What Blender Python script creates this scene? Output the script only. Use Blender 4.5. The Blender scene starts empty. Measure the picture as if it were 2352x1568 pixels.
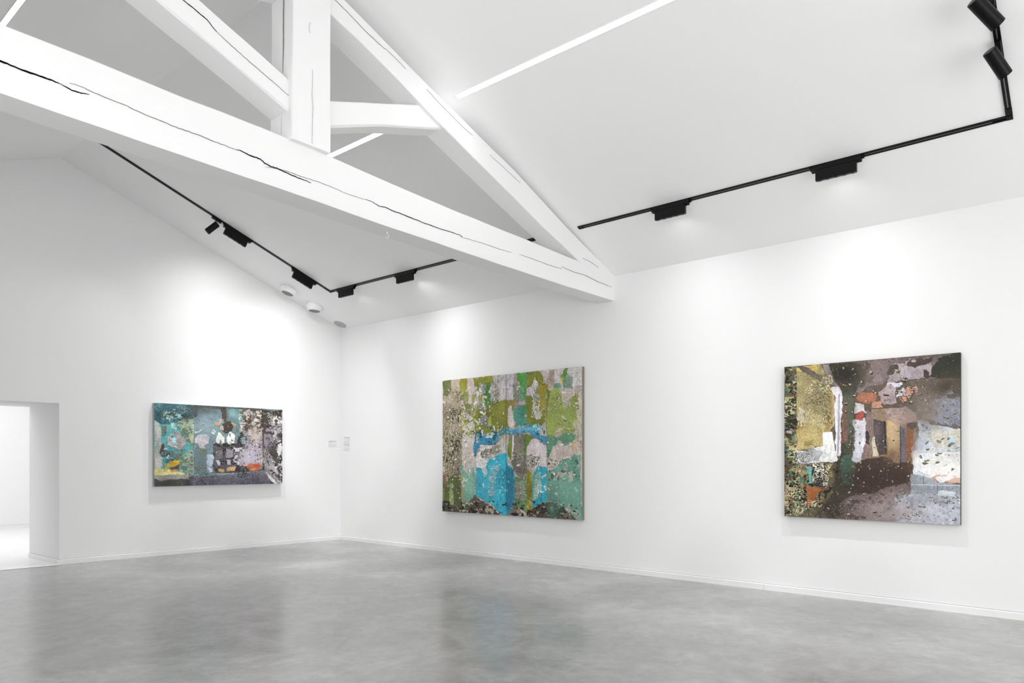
import bpy, bmesh, math, random
import numpy as np
from mathutils import Vector, Matrix
C = bpy.context.scene.collection
scene = bpy.context.scene

# ------------------------------------------------------------------ camera
cam_d = bpy.data.cameras.new('camera'); cam = bpy.data.objects.new('camera', cam_d); C.objects.link(cam)
cam.location = (11.2353, -8.1859, 1.5)
cam.rotation_euler = (math.pi/2, 0, math.atan2(.64831, .76137))
cam_d.sensor_width = 36; cam_d.lens = 1640/2352*36
cam_d.shift_y = (1056-784)/2352
cam_d.clip_start = .05; cam_d.clip_end = 100
scene.camera = cam
# ------------------------------------------------------------------ world, exposure
w = bpy.data.worlds.new('world'); scene.world = w; w.use_nodes = True
w.node_tree.nodes['Background'].inputs[0].default_value = (1, 1, 1, 1)
w.node_tree.nodes['Background'].inputs[1].default_value = 1.0
scene.view_settings.view_transform = 'Standard'; scene.view_settings.look = 'None'
scene.view_settings.exposure = 0.80; scene.view_settings.gamma = 1
scene.view_settings.use_curve_mapping = False
scene.cycles.max_bounces = 10; scene.cycles.diffuse_bounces = 7
scene.cycles.use_denoising = True
scene.cycles.sample_clamp_indirect = 8

def area(name, loc, aim, sx, sy, power, parent=None, spread=180):
    l = bpy.data.lights.new(name, 'AREA'); l.shape = 'RECTANGLE'; l.size = sx; l.size_y = sy
    l.energy = power; l.spread = math.radians(spread)
    o = bpy.data.objects.new(name, l); C.objects.link(o); o.location = loc
    o.rotation_euler = (Vector(aim)-Vector(loc)).to_track_quat('-Z', 'Y').to_euler()
    if parent: o.parent = parent
    return o
# daylight entering through the tall window at the far east end of the hall
area('window_daylight', (15.9, -4.6, 1.9), (0, -3.6, 2.4), 6.6, 3.2, 108)
area('side_fill', (9.4, -9.12, 2.1), (8.4, 0, 2.6), 4.4, 2.4, 46)  # fill light added at the back wall to lift faces turned towards it
area('next_room_fill', (-4.3, -5.2, 3.35), (-4.3, -5.2, 0), 4.6, 4.6, 64)  # added ceiling fill in place of the next room's window light

# ------------------------------------------------------------------ materials
def new_mat(name):
    m = bpy.data.materials.new(name); m.use_nodes = True
    nt = m.node_tree; return m, nt, nt.nodes['Principled BSDF']
def N(nt, t, **kw):
    n = nt.nodes.new(t)
    for k, v in kw.items(): setattr(n, k, v)
    return n
def lin(c): return tuple(((x/255)/12.92 if x <= 10 else ((x/255+.055)/1.055)**2.4) for x in c)
def plaster(name, v, rough=.9, bump=.02, scale=22, stretch=(1, 1, 1), var=.015):
    m, nt, p = new_mat(name)
    tc = N(nt, 'ShaderNodeTexCoord'); mp = N(nt, 'ShaderNodeMapping'); mp.inputs['Scale'].default_value = stretch
    n1 = N(nt, 'ShaderNodeTexNoise'); n1.inputs['Scale'].default_value = scale; n1.inputs['Detail'].default_value = 6
    nt.links.new(tc.outputs['Object'], mp.inputs[0]); nt.links.new(mp.outputs[0], n1.inputs[0])
    r = N(nt, 'ShaderNodeMapRange'); r.inputs['To Min'].default_value = v-var; r.inputs['To Max'].default_value = v+var
    nt.links.new(n1.outputs[0], r.inputs[0])
    cb = N(nt, 'ShaderNodeCombineColor')
    for i in range(3): nt.links.new(r.outputs[0], cb.inputs[i])
    nt.links.new(cb.outputs[0], p.inputs['Base Color'])
    b = N(nt, 'ShaderNodeBump'); b.inputs['Strength'].default_value = bump*10; b.inputs['Distance'].default_value = .004
    nt.links.new(n1.outputs[0], b.inputs['Height']); nt.links.new(b.outputs[0], p.inputs['Normal'])
    p.inputs['Roughness'].default_value = rough; p.inputs['Specular IOR Level'].default_value = .25
    return m
def plain(name, c, rough=.5, spec=.5, metal=0.):
    m, nt, p = new_mat(name)
    n1 = N(nt, 'ShaderNodeTexNoise'); n1.inputs['Scale'].default_value = 60
    mx = N(nt, 'ShaderNodeMix', data_type='RGBA'); l = lin(c)
    mx.inputs[6].default_value = (*[x*.93 for x in l], 1); mx.inputs[7].default_value = (*[min(1, x*1.07) for x in l], 1)
    nt.links.new(n1.outputs[0], mx.inputs[0]); nt.links.new(mx.outputs[2], p.inputs['Base Color'])
    p.inputs['Roughness'].default_value = rough; p.inputs['Specular IOR Level'].default_value = spec
    p.inputs['Metallic'].default_value = metal
    return m
def glow(name, s):
    m, nt, p = new_mat(name); p.inputs['Base Color'].default_value = (.9, .9, .9, 1)
    p.inputs['Emission Color'].default_value = (1, 1, 1, 1); p.inputs['Emission Strength'].default_value = s
    return m
M_wall = plaster('white_wall_paint', .86, bump=.008, scale=30, var=.006)
M_ceil = plaster('white_ceiling_paint', .92, bump=.008, scale=30, var=.006)
M_wood = plaster('white_painted_oak', .86, rough=.62, bump=.045, scale=9, stretch=(6, .55, 6), var=.012)
M_woodz = plaster('white_painted_oak_upright', .86, rough=.62, bump=.045, scale=9, stretch=(6, 6, .55), var=.012)
M_base = plain('white_gloss_skirting', (238, 238, 238), .4)
M_black = plain('matt_black_metal', (5, 5, 5), .4, .22)
M_slot = plain('grey_conductor_strip', (120, 120, 120), .35, .5, .6)
M_fit = plain('white_powder_coat', (240, 240, 240), .35)
M_mesh = plain('grey_perforated_face', (134, 134, 134), .7)
M_mesh2 = plain('light_grey_perforated_face', (184, 184, 184), .7)
M_crack = plain('bare_dark_wood_in_crack', (16, 14, 13), .95, .05)
M_crack2 = plain('shallow_crack', (132, 130, 128), .95, .05)
M_crack3 = plain('painted_over_crack', (186, 185, 184), .9, .1)
M_gap_shade = plain('shadow_gap_grey', (170, 170, 170), .9, .1)  # grey for the shadow line painted above the skirting
M_lab = plain('white_card', (232, 232, 232), .6)
M_ink = plain('grey_print', (120, 120, 120), .8)
M_thr = plain('pale_stone_threshold', (250, 250, 250), .3)
M_strip = glow('lit_led_diffuser', 12.0)
M_lens = glow('lit_lens', 6.0)
M_glass, _nt, _p = new_mat('window_glass'); _p.inputs['Transmission Weight'].default_value = 1; _p.inputs['Roughness'].default_value = 0

def floor_mat():
    m, nt, p = new_mat('polished_concrete')
    tc = N(nt, 'ShaderNodeTexCoord'); L = nt.links.new
    def noise(scale, detail, rough, stretch=(1, 1, 1), dist=0., rz=0.):
        mp = N(nt, 'ShaderNodeMapping'); mp.inputs['Scale'].default_value = stretch; mp.inputs['Rotation'].default_value = (0, 0, rz)
        n = N(nt, 'ShaderNodeTexNoise'); n.inputs['Scale'].default_value = scale; n.inputs['Detail'].default_value = detail
        n.inputs['Roughness'].default_value = rough; n.inputs['Distortion'].default_value = dist
        L(tc.outputs['Object'], mp.inputs[0]); L(mp.outputs[0], n.inputs[0]); return n.outputs[0]
    big = noise(.55, 4, .55, dist=.6); mid = noise(1.6, 7, .68, dist=.9); fine = noise(7, 9, .75, (1, 1, 1), .2)
    grit = noise(90, 3, .6); sw = noise(3.0, 9, .8, (1, .7, 1), .4, .5)
    def mr(x, a, b, c, d):
        r = N(nt, 'ShaderNodeMapRange'); r.inputs[1].default_value = a; r.inputs[2].default_value = b
        r.inputs[3].default_value = c; r.inputs[4].default_value = d; L(x, r.inputs[0]); return r.outputs[0]
    def mul(a, b):
        n = N(nt, 'ShaderNodeMath', operation='MULTIPLY'); L(a, n.inputs[0]); L(b, n.inputs[1]); return n.outputs[0]
    v = mul(mul(mr(big, .3, .7, .88, 1.12), mr(mid, .3, .7, .84, 1.16)), mul(mr(fine, .3, .7, .88, 1.12), mr(grit, .3, .7, .95, 1.05)))
    v = mul(v, mr(sw, .50, .72, .97, 1.22))
    cr = N(nt, 'ShaderNodeCombineColor')
    for i, k in enumerate((.335,.332,.330)):
        n = N(nt, 'ShaderNodeMath', operation='MULTIPLY'); L(v, n.inputs[0]); n.inputs[1].default_value = k; L(n.outputs[0], cr.inputs[i])
    L(cr.outputs[0], p.inputs['Base Color'])
    L(mr(mid, .3, .7, (.17,.27)[0], (.17,.27)[1]), p.inputs['Roughness'])
    p.inputs['Specular IOR Level'].default_value = .36
    b = N(nt, 'ShaderNodeBump'); b.inputs['Strength'].default_value = .05; b.inputs['Distance'].default_value = .002
    L(fine, b.inputs['Height']); L(b.outputs[0], p.inputs['Normal'])
    return m
M_floor = floor_mat()
M_floor2 = plain('pale_resin_floor', (236, 236, 236), .28)

# ------------------------------------------------------------------ mesh helpers
def obj(name, verts, faces, mat, parent=None, smooth=None):
    me = bpy.data.meshes.new(name); me.from_pydata([tuple(v) for v in verts], [], faces); me.update()
    bm = bmesh.new(); bm.from_mesh(me); bmesh.ops.recalc_face_normals(bm, faces=bm.faces); bm.to_mesh(me); bm.free()
    if smooth:
        me.polygons.foreach_set('use_smooth', [True]*len(me.polygons)); me.set_sharp_from_angle(angle=math.radians(smooth))
    o = bpy.data.objects.new(name, me); C.objects.link(o); me.materials.append(mat)
    if parent: o.parent = parent
    return o
class MB:
    def __init__(s): s.v = []; s.f = []
    def add(s, v, f):
        n = len(s.v); s.v += [Vector(x) for x in v]; s.f += [tuple(i+n for i in q) for q in f]; return s
    def box(s, a, b, m=None):
        v = [Vector((x, y, z)) for x in (a[0], b[0]) for y in (a[1], b[1]) for z in (a[2], b[2])]
        if m: v = [m @ x for x in v]
        return s.add(v, [(0, 1, 3, 2), (4, 6, 7, 5), (0, 4, 5, 1), (2, 3, 7, 6), (0, 2, 6, 4), (1, 5, 7, 3)])
    def lathe(s, prof, m=None, n=40, caps=True):
        v = []; f = []
        for r, z in prof:
            for k in range(n): v.append(Vector((r*math.cos(k*math.tau/n), r*math.sin(k*math.tau/n), z)))
        for i in range(len(prof)-1):
            for k in range(n): f.append((i*n+k, i*n+(k+1) % n, (i+1)*n+(k+1) % n, (i+1)*n+k))
        if caps: f.append(tuple(range(n))); f.append(tuple((len(prof)-1)*n+k for k in range(n)))
        if m: v = [m @ x for x in v]
        return s.add(v, f)
    def tube(s, pts, r, n=10):
        pts = [Vector(p) for p in pts]; v = []; f = []
        for i, p in enumerate(pts):
            t = (pts[min(i+1, len(pts)-1)]-pts[max(i-1, 0)]).normalized()
            a = t.orthogonal().normalized() if i == 0 else (a - t*a.dot(t)).normalized()
            b = t.cross(a)
            for k in range(n): v.append(p+(a*math.cos(k*math.tau/n)+b*math.sin(k*math.tau/n))*r)
        for i in range(len(pts)-1):
            for k in range(n): f.append((i*n+k, i*n+(k+1) % n, (i+1)*n+(k+1) % n, (i+1)*n+k))
        f.append(tuple(range(n))); f.append(tuple((len(pts)-1)*n+k for k in range(n)))
        return s.add(v, f)
    def build(s, name, mat, parent=None, smooth=None): return obj(name, s.v, s.f, mat, parent, smooth)
def empty(name, loc, label, cat, group=None, M=None):
    o = bpy.data.objects.new(name, None); C.objects.link(o); o.empty_display_size = .1
    if M is not None: o.matrix_world = M
    o.location = loc; tag(o, label, cat, group); return o
def tag(o, label, cat, group=None):
    o['label'] = label; o['category'] = cat
    if group: o['group'] = group
    return o
def struct(o, label=None, cat=None):
    o['kind'] = 'structure'
    if label: o['label'] = label
    if cat: o['category'] = cat
    return o
def copy_tree(o, parent=None):
    c = o.copy(); C.objects.link(c); c.parent = parent
    for ch in list(o.children): copy_tree(ch, c)
    return c

# ------------------------------------------------------------------ room shell
SL, SR, HE, YR = .408, .35, 3.964, -4.585          # roof slopes, eave height, ridge line
ZR = HE-SL*YR                                       # ridge height
YB = -9.17                                          # back long wall
XE = 16.0
def zc(y): return HE-SL*y if y >= YR else ZR+SR*(y-YR)
dl = Vector((-.07784474, -.99696549, 0)); nl = Vector((.99696549, -.07784474, 0))   # end wall direction, inward normal
RV = Vector((.995, .030, 0))                        # the doorway is cut square to the long walls, not to the skewed end wall
def lw(s, z, out=0.): return dl*s + (nl if out > 0 else RV)*out + Vector((0, 0, z))
SE = YB/dl.y; SA = YR/dl.y; SD0, SD1, HD, DEEP = 4.61, 6.30, 2.315, 1.2

struct(MB().box((-.9, YB-.3, -.2), (XE+.3, .3, 0)).build('floor', M_floor), 'mottled grey polished concrete gallery floor', 'floor')
struct(MB().box((0, 0, -.2), (XE, .3, HE+.15)).build('wall_right', M_wall), 'long white gallery wall carrying the two large square paintings', 'wall')
# end wall with its deep doorway
mb = MB(); V = []
def q(*pts): mb.add(pts, [tuple(range(len(pts)))])
for o_ in (0, -DEEP):
    ins = (lambda s, z: lw(s, z, o_))
    q(ins(0, -.2), ins(0, zc(0)+.1), ins(SA, ZR+.1), ins(SD0, zc(dl.y*SD0)+.1), ins(SD0, -.2))
    q(ins(SD0, HD), ins(SD0, zc(dl.y*SD0)+.1), ins(SD1, zc(dl.y*SD1)+.1), ins(SD1, HD))
    q(ins(SD1, -.2), ins(SD1, zc(dl.y*SD1)+.1), ins(SE, zc(YB)+.1), ins(SE, -.2))
q(lw(SD0, -.2), lw(SD0, HD), lw(SD0, HD, -DEEP), lw(SD0, -.2, -DEEP))
q(lw(SD1, -.2), lw(SD1, HD), lw(SD1, HD, -DEEP), lw(SD1, -.2, -DEEP))
q(lw(SD0, HD), lw(SD1, HD), lw(SD1, HD, -DEEP), lw(SD0, HD, -DEEP))
q(lw(0, zc(0)+.1), lw(SA, ZR+.1), lw(SA, ZR+.1, -DEEP), lw(0, zc(0)+.1, -DEEP))
q(lw(SA, ZR+.1), lw(SE, zc(YB)+.1), lw(SE, zc(YB)+.1, -DEEP), lw(SA, ZR+.1, -DEEP))
q(lw(0, -.2), lw(0, zc(0)+.1), lw(0, zc(0)+.1, -DEEP), lw(0, -.2, -DEEP))
struct(mb.build('wall_left', M_wall), 'white gable end wall with deep doorway and the turquoise painting', 'wall')
# ceiling: two roof slopes in one
mb = MB(); T = .18
x0, x1 = -1.0, XE+.2
for (ya, za, yb, zb) in ((.25, HE-SL*.25, YR, ZR), (YR, ZR, YB-.25, zc(YB-.25))):
    mb.add([(x0, ya, za), (x1, ya, za), (x1, yb, zb), (x0, yb, zb), (x0, ya, za+T), (x1, ya, za+T), (x1, yb, zb+T), (x0, yb, zb+T)],
           [(0, 1, 2, 3), (4, 5, 6, 7), (0, 1, 5, 4), (1, 2, 6, 5), (2, 3, 7, 6), (3, 0, 4, 7)])
struct(mb.build('ceiling', M_ceil), 'white pitched ceiling rising to a ridge', 'ceiling')
# back wall (behind the camera) with a window opening added for the side fill
def wall_with_hole(name, axis, pos, a0, a1, ztop, h0, h1, hz0, hz1, thick):
    mb = MB()
    def bx(u0, u1, z0, z1):
        if axis == 'y': mb.box((u0, pos, z0), (u1, pos+thick, z1))
        else: mb.box((pos, u0, z0), (pos+thick, u1, z1))
    bx(a0, h0, -.2, ztop); bx(h1, a1, -.2, ztop); bx(h0, h1, -.2, hz0); bx(h0, h1, hz1, ztop)
    return struct(mb.build(name, M_wall))
wall_with_hole('wall_back', 'y', YB-.3, -.75, XE+.3, zc(YB)+.1, 7.1, 11.7, .8, 3.4, .3)
wall_with_hole('wall_east', 'x', XE, YB, 0, 6.0, -8.0, -1.2, .2, 3.7, .3)
def window(name, axis, pos, a0, a1, z0, z1, label):
    mb = MB(); n = 4
    def bx(u0, u1, w0, w1, d=.05):
        if axis == 'y': mb.box((u0, pos-d, w0), (u1, pos+d, w1))
        else: mb.box((pos-d, u0, w0), (pos+d, u1, w1))
    bx(a0, a1, z0, z0+.06); bx(a0, a1, z1-.06, z1)
    for k in range(n+1):
        u = a0+(a1-a0)*k/n; bx(max(a0, u-.03), min(a1, u+.03), z0, z1)
    o = struct(mb.build(name, M_base), label, 'window')
    return o
window('window_1', 'x', XE+.2, -8.0, -1.2, .2, 3.7, 'tall glazed opening at the end of the hall')
window('fill_window', 'y', YB-.2, 7.1, 11.7, .8, 3.4, 'glazed opening added for the side fill, unseen behind the viewer')  # made-up window that goes with the side fill

# baseboards
HB = .07
def skirt(name, pts, off, parent=None):
    """pts: two ends of a skirting run on the floor, off: direction into the room"""
    a, b = Vector(pts[0]), Vector(pts[1]); o_ = Vector(off); mb = MB(); Z = Vector((0, 0, 1))
    prof = [(0, 0), (.016, 0), (.016, HB-.006), (.012, HB-.002), (.004, HB), (0, HB)]
    v = [a+o_*p+Z*z for p, z in prof]+[b+o_*p+Z*z for p, z in prof]; n = len(prof)
    mb.add(v, [(i, (i+1) % n, (i+1) % n+n, i+n) for i in range(n)]+[tuple(range(n)), tuple(range(n, 2*n))])
    o = struct(mb.build(name, M_base)); g = MB()
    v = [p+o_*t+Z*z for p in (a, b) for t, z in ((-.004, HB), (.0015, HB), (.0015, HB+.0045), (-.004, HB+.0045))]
    g.add(v, [(0, 1, 5, 4), (1, 2, 6, 5), (2, 3, 7, 6), (3, 0, 4, 7), (0, 3, 2, 1), (4, 5, 6, 7)]).build('gap_shadow', M_gap_shade, o)  # grey strip stands in for the shadow gap over the board
    return o
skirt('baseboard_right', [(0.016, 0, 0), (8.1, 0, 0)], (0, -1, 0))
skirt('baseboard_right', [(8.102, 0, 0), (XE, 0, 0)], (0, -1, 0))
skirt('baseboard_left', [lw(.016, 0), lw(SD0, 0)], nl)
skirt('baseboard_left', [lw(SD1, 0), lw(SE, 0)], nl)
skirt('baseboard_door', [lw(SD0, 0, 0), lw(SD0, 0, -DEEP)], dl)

# next room seen through the doorway
XN = -7.25
_a, _b = lw(1.2/.99697, 0), lw(9.2/.99697, 0); _q = [(XN-.3, -1.2), (_a.x, _a.y), (_b.x, _b.y), (XN-.3, -9.2)]
struct(MB().add([(x, y, z) for z in (-.2, .0015) for x, y in _q], [(0, 1, 2, 3), (4, 5, 6, 7), (0, 1, 5, 4), (1, 2, 6, 5), (2, 3, 7, 6), (3, 0, 4, 7)]).build('floor_next_room', M_floor2), 'pale bright floor of the next room', 'floor')
struct(MB().add([lw(SD0, .003), lw(SD1, .003), lw(SD1, .003, .075), lw(SD0, .003, .075)], [(0, 1, 2, 3)]).build('trim_1', M_thr), 'thin white threshold line across the doorway', 'threshold')
mb = MB(); mb.box((XN-.3, -9.2, 0), (XN, -1.2, 3.5)); struct(mb.build('wall_next_room_far', M_wall))
struct(MB().box((XN, -1.2, 0), (-1.2, -1.0, 3.5)).build('wall_next_room_side', M_wall))
struct(MB().box((XN, -9.4, 0), (-1.6, -9.2, 3.5)).build('wall_next_room_near', M_wall))
struct(MB().box((XN-.3, -9.4, 3.5), (-1.2, -1.0, 3.7)).build('ceiling_next_room', M_ceil))
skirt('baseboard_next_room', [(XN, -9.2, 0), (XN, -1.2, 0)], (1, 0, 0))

# ------------------------------------------------------------------ roof truss
def vnoise1(x, seed, f):
    r = np.random.RandomState(seed).rand(400)*2-1; x = np.asarray(x)*f+137.3; i = np.floor(x).astype(int); t = x-i; t = t*t*(3-2*t)
    return r[i % 400]*(1-t)+r[(i+1) % 400]*t
def interp(tab, s):
    xs, ys = zip(*sorted(tab)); return float(np.interp(s, xs, ys))
def member(name, axis, s0, s1, lo, hi, xb, xf, parent, mat, ch=.012, ct=.01, cin=.02, seed=1, n=90, wob=.006, chf=None):
    """hewn beam: lo/hi give its two edges along its length (axis y: height, axis z: along the wall), xb/xf back and front"""
    v = []; f = []
    for i in range(n+1):
        s = s0+(s1-s0)*i/n
        l = interp(lo, s)+wob*vnoise1(s, seed, 1.3)*.6+wob*.4*vnoise1(s, seed+1, 4); h = interp(hi, s)+wob*vnoise1(s, seed+2, 1.1)*.6+wob*.5*vnoise1(s, seed+3, 3.7)
        c = chf(s) if chf else ch*(1+.6*float(vnoise1(s, seed+4, 1.7)))
        xf_ = xf-.002+.0018*float(vnoise1(s, seed+5, 2)); xb_ = xb+.004*float(vnoise1(s, seed+6, 1.5))
        prof = [(xb_+.008, l), (xf_-cin*min(1, c/.012), l), (xf_, l+c), (xf_, h-ct), (xf_-.012, h), (xb_+.008, h), (xb_, h-.01), (xb_, l+.01)]
        for x, t in prof: v.append((x, s, t) if axis == 'y' else (x, t, s))
    k = 8
    for i in range(n):
        for j in range(k): f.append((i*k+j, i*k+(j+1) % k, (i+1)*k+(j+1) % k, (i+1)*k+j))
    f.append(tuple(range(k))); f.append(tuple(n*k+j for j in range(k)))
    return obj(name, v, f, mat, parent, smooth=24)
truss = empty('roof_truss', (5.92, -4.7, 3.7), 'white painted timber roof truss with cracked tie beam crossing the gallery', 'roof truss')
T0 = Vector((5.92, -4.7, 3.7))
def rel(o):
    o.matrix_parent_inverse = Matrix.Translation(-T0); return o
lo_b = [(-9.17, 3.77), (-6.9, 3.731), (-5.52, 3.705), (-4.76, 3.690), (-3.98, 3.668), (-3.02, 3.656), (-1.82, 3.642), (-1.0, 3.632), (0, 3.636)]
hi_b = [(-9.17, 4.16), (-6.9, 4.15), (-6.42, 4.151), (-5.855, 4.137), (-5.17, 4.137), (-4.52, 4.115), (-3.84, 4.082), (-2.92, 4.05), (-1.77, 4.027), (-.816, 4.0), (0, 4.03)]
chtab = [(-9.2, .045), (-6.9, .043), (-6.1, .036), (-5.5, .032), (-4.76, .02), (-4.3, .03), (-3.85, .042), (-3.2, .03), (-2.65, .018), (-2.1, .022), (-1.6, .018), (-.9, .006), (0, .004)]
tie = rel(member('tie_beam', 'y', 0.02, YB-.02, lo_b, hi_b, 5.785, 6.065, truss, M_wood, seed=3, n=220, wob=.004, cin=.008, chf=lambda s: interp(chtab, s)))
raf_lo = [(-4.75, 5.43), (-4.52, 5.337), (-4.23, 5.248), (-3.81, 5.09), (-3.51, 4.972), (-3.17, 4.836), (-2.66, 4.645), (-2.08, 4.440), (-1.53, 4.237), (-.965, 4.047), (-.5, 3.90), (-.1, 3.8)]
raf_hi = [(-4.75, 5.67), (-4.37, 5.535), (-3.34, 5.171), (-2.62, 4.93), (-2.02, 4.735), (-1.0, 4.33), (-.04, 4.0), (.0, 3.98)]
r1 = rel(member('rafter', 'y', -.10, -4.72, raf_lo, raf_hi, 5.80, 6.0655, truss, M_wood, seed=11, n=130, ch=.004, wob=.005))
YC = -4.72
mir = lambda tab: [(2*YC-a, b) for a, b in tab]
r2 = rel(member('rafter', 'y', 2*YC+.27, -4.72, mir(raf_lo), mir(raf_hi), 5.80, 6.0655, truss, M_wood, seed=21, n=130, ch=.004, wob=.005))
post = rel(member('king_post', 'z', 4.112, 5.72, [(4.1, -4.925), (4.6, -4.925), (5.3, -4.922), (5.8, -4.92)], [(4.1, -4.556), (4.45, -4.552), (4.9, -4.556), (5.15, -4.556), (5.8, -4.55)], 5.79, 6.12, truss, M_woodz, seed=31, n=60, wob=.007, ch=.006))
sr = rel(member('strut', 'y', -4.62, -3.12, [(-4.62, 4.335), (-4.52, 4.366), (-3.9, 4.60), (-3.2, 4.825), (-3.1, 4.86)], [(-4.62, 4.565), (-4.52, 4.602), (-3.506, 4.955), (-3.3, 5.03), (-3.1, 5.1)], 5.80, 6.035, truss, M_wood, seed=41, n=50, ch=.012))
sl = rel(member('strut', 'y', -4.86, -6.35, [(-6.35, 4.885), (-5.947, 4.735), (-4.912, 4.345), (-4.86, 4.325)], [(-6.35, 5.12), (-5.664, 4.895), (-4.908, 4.606), (-4.86, 4.59)], 5.80, 6.065, truss, M_wood, seed=51, n=60, ch=.014))

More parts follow.
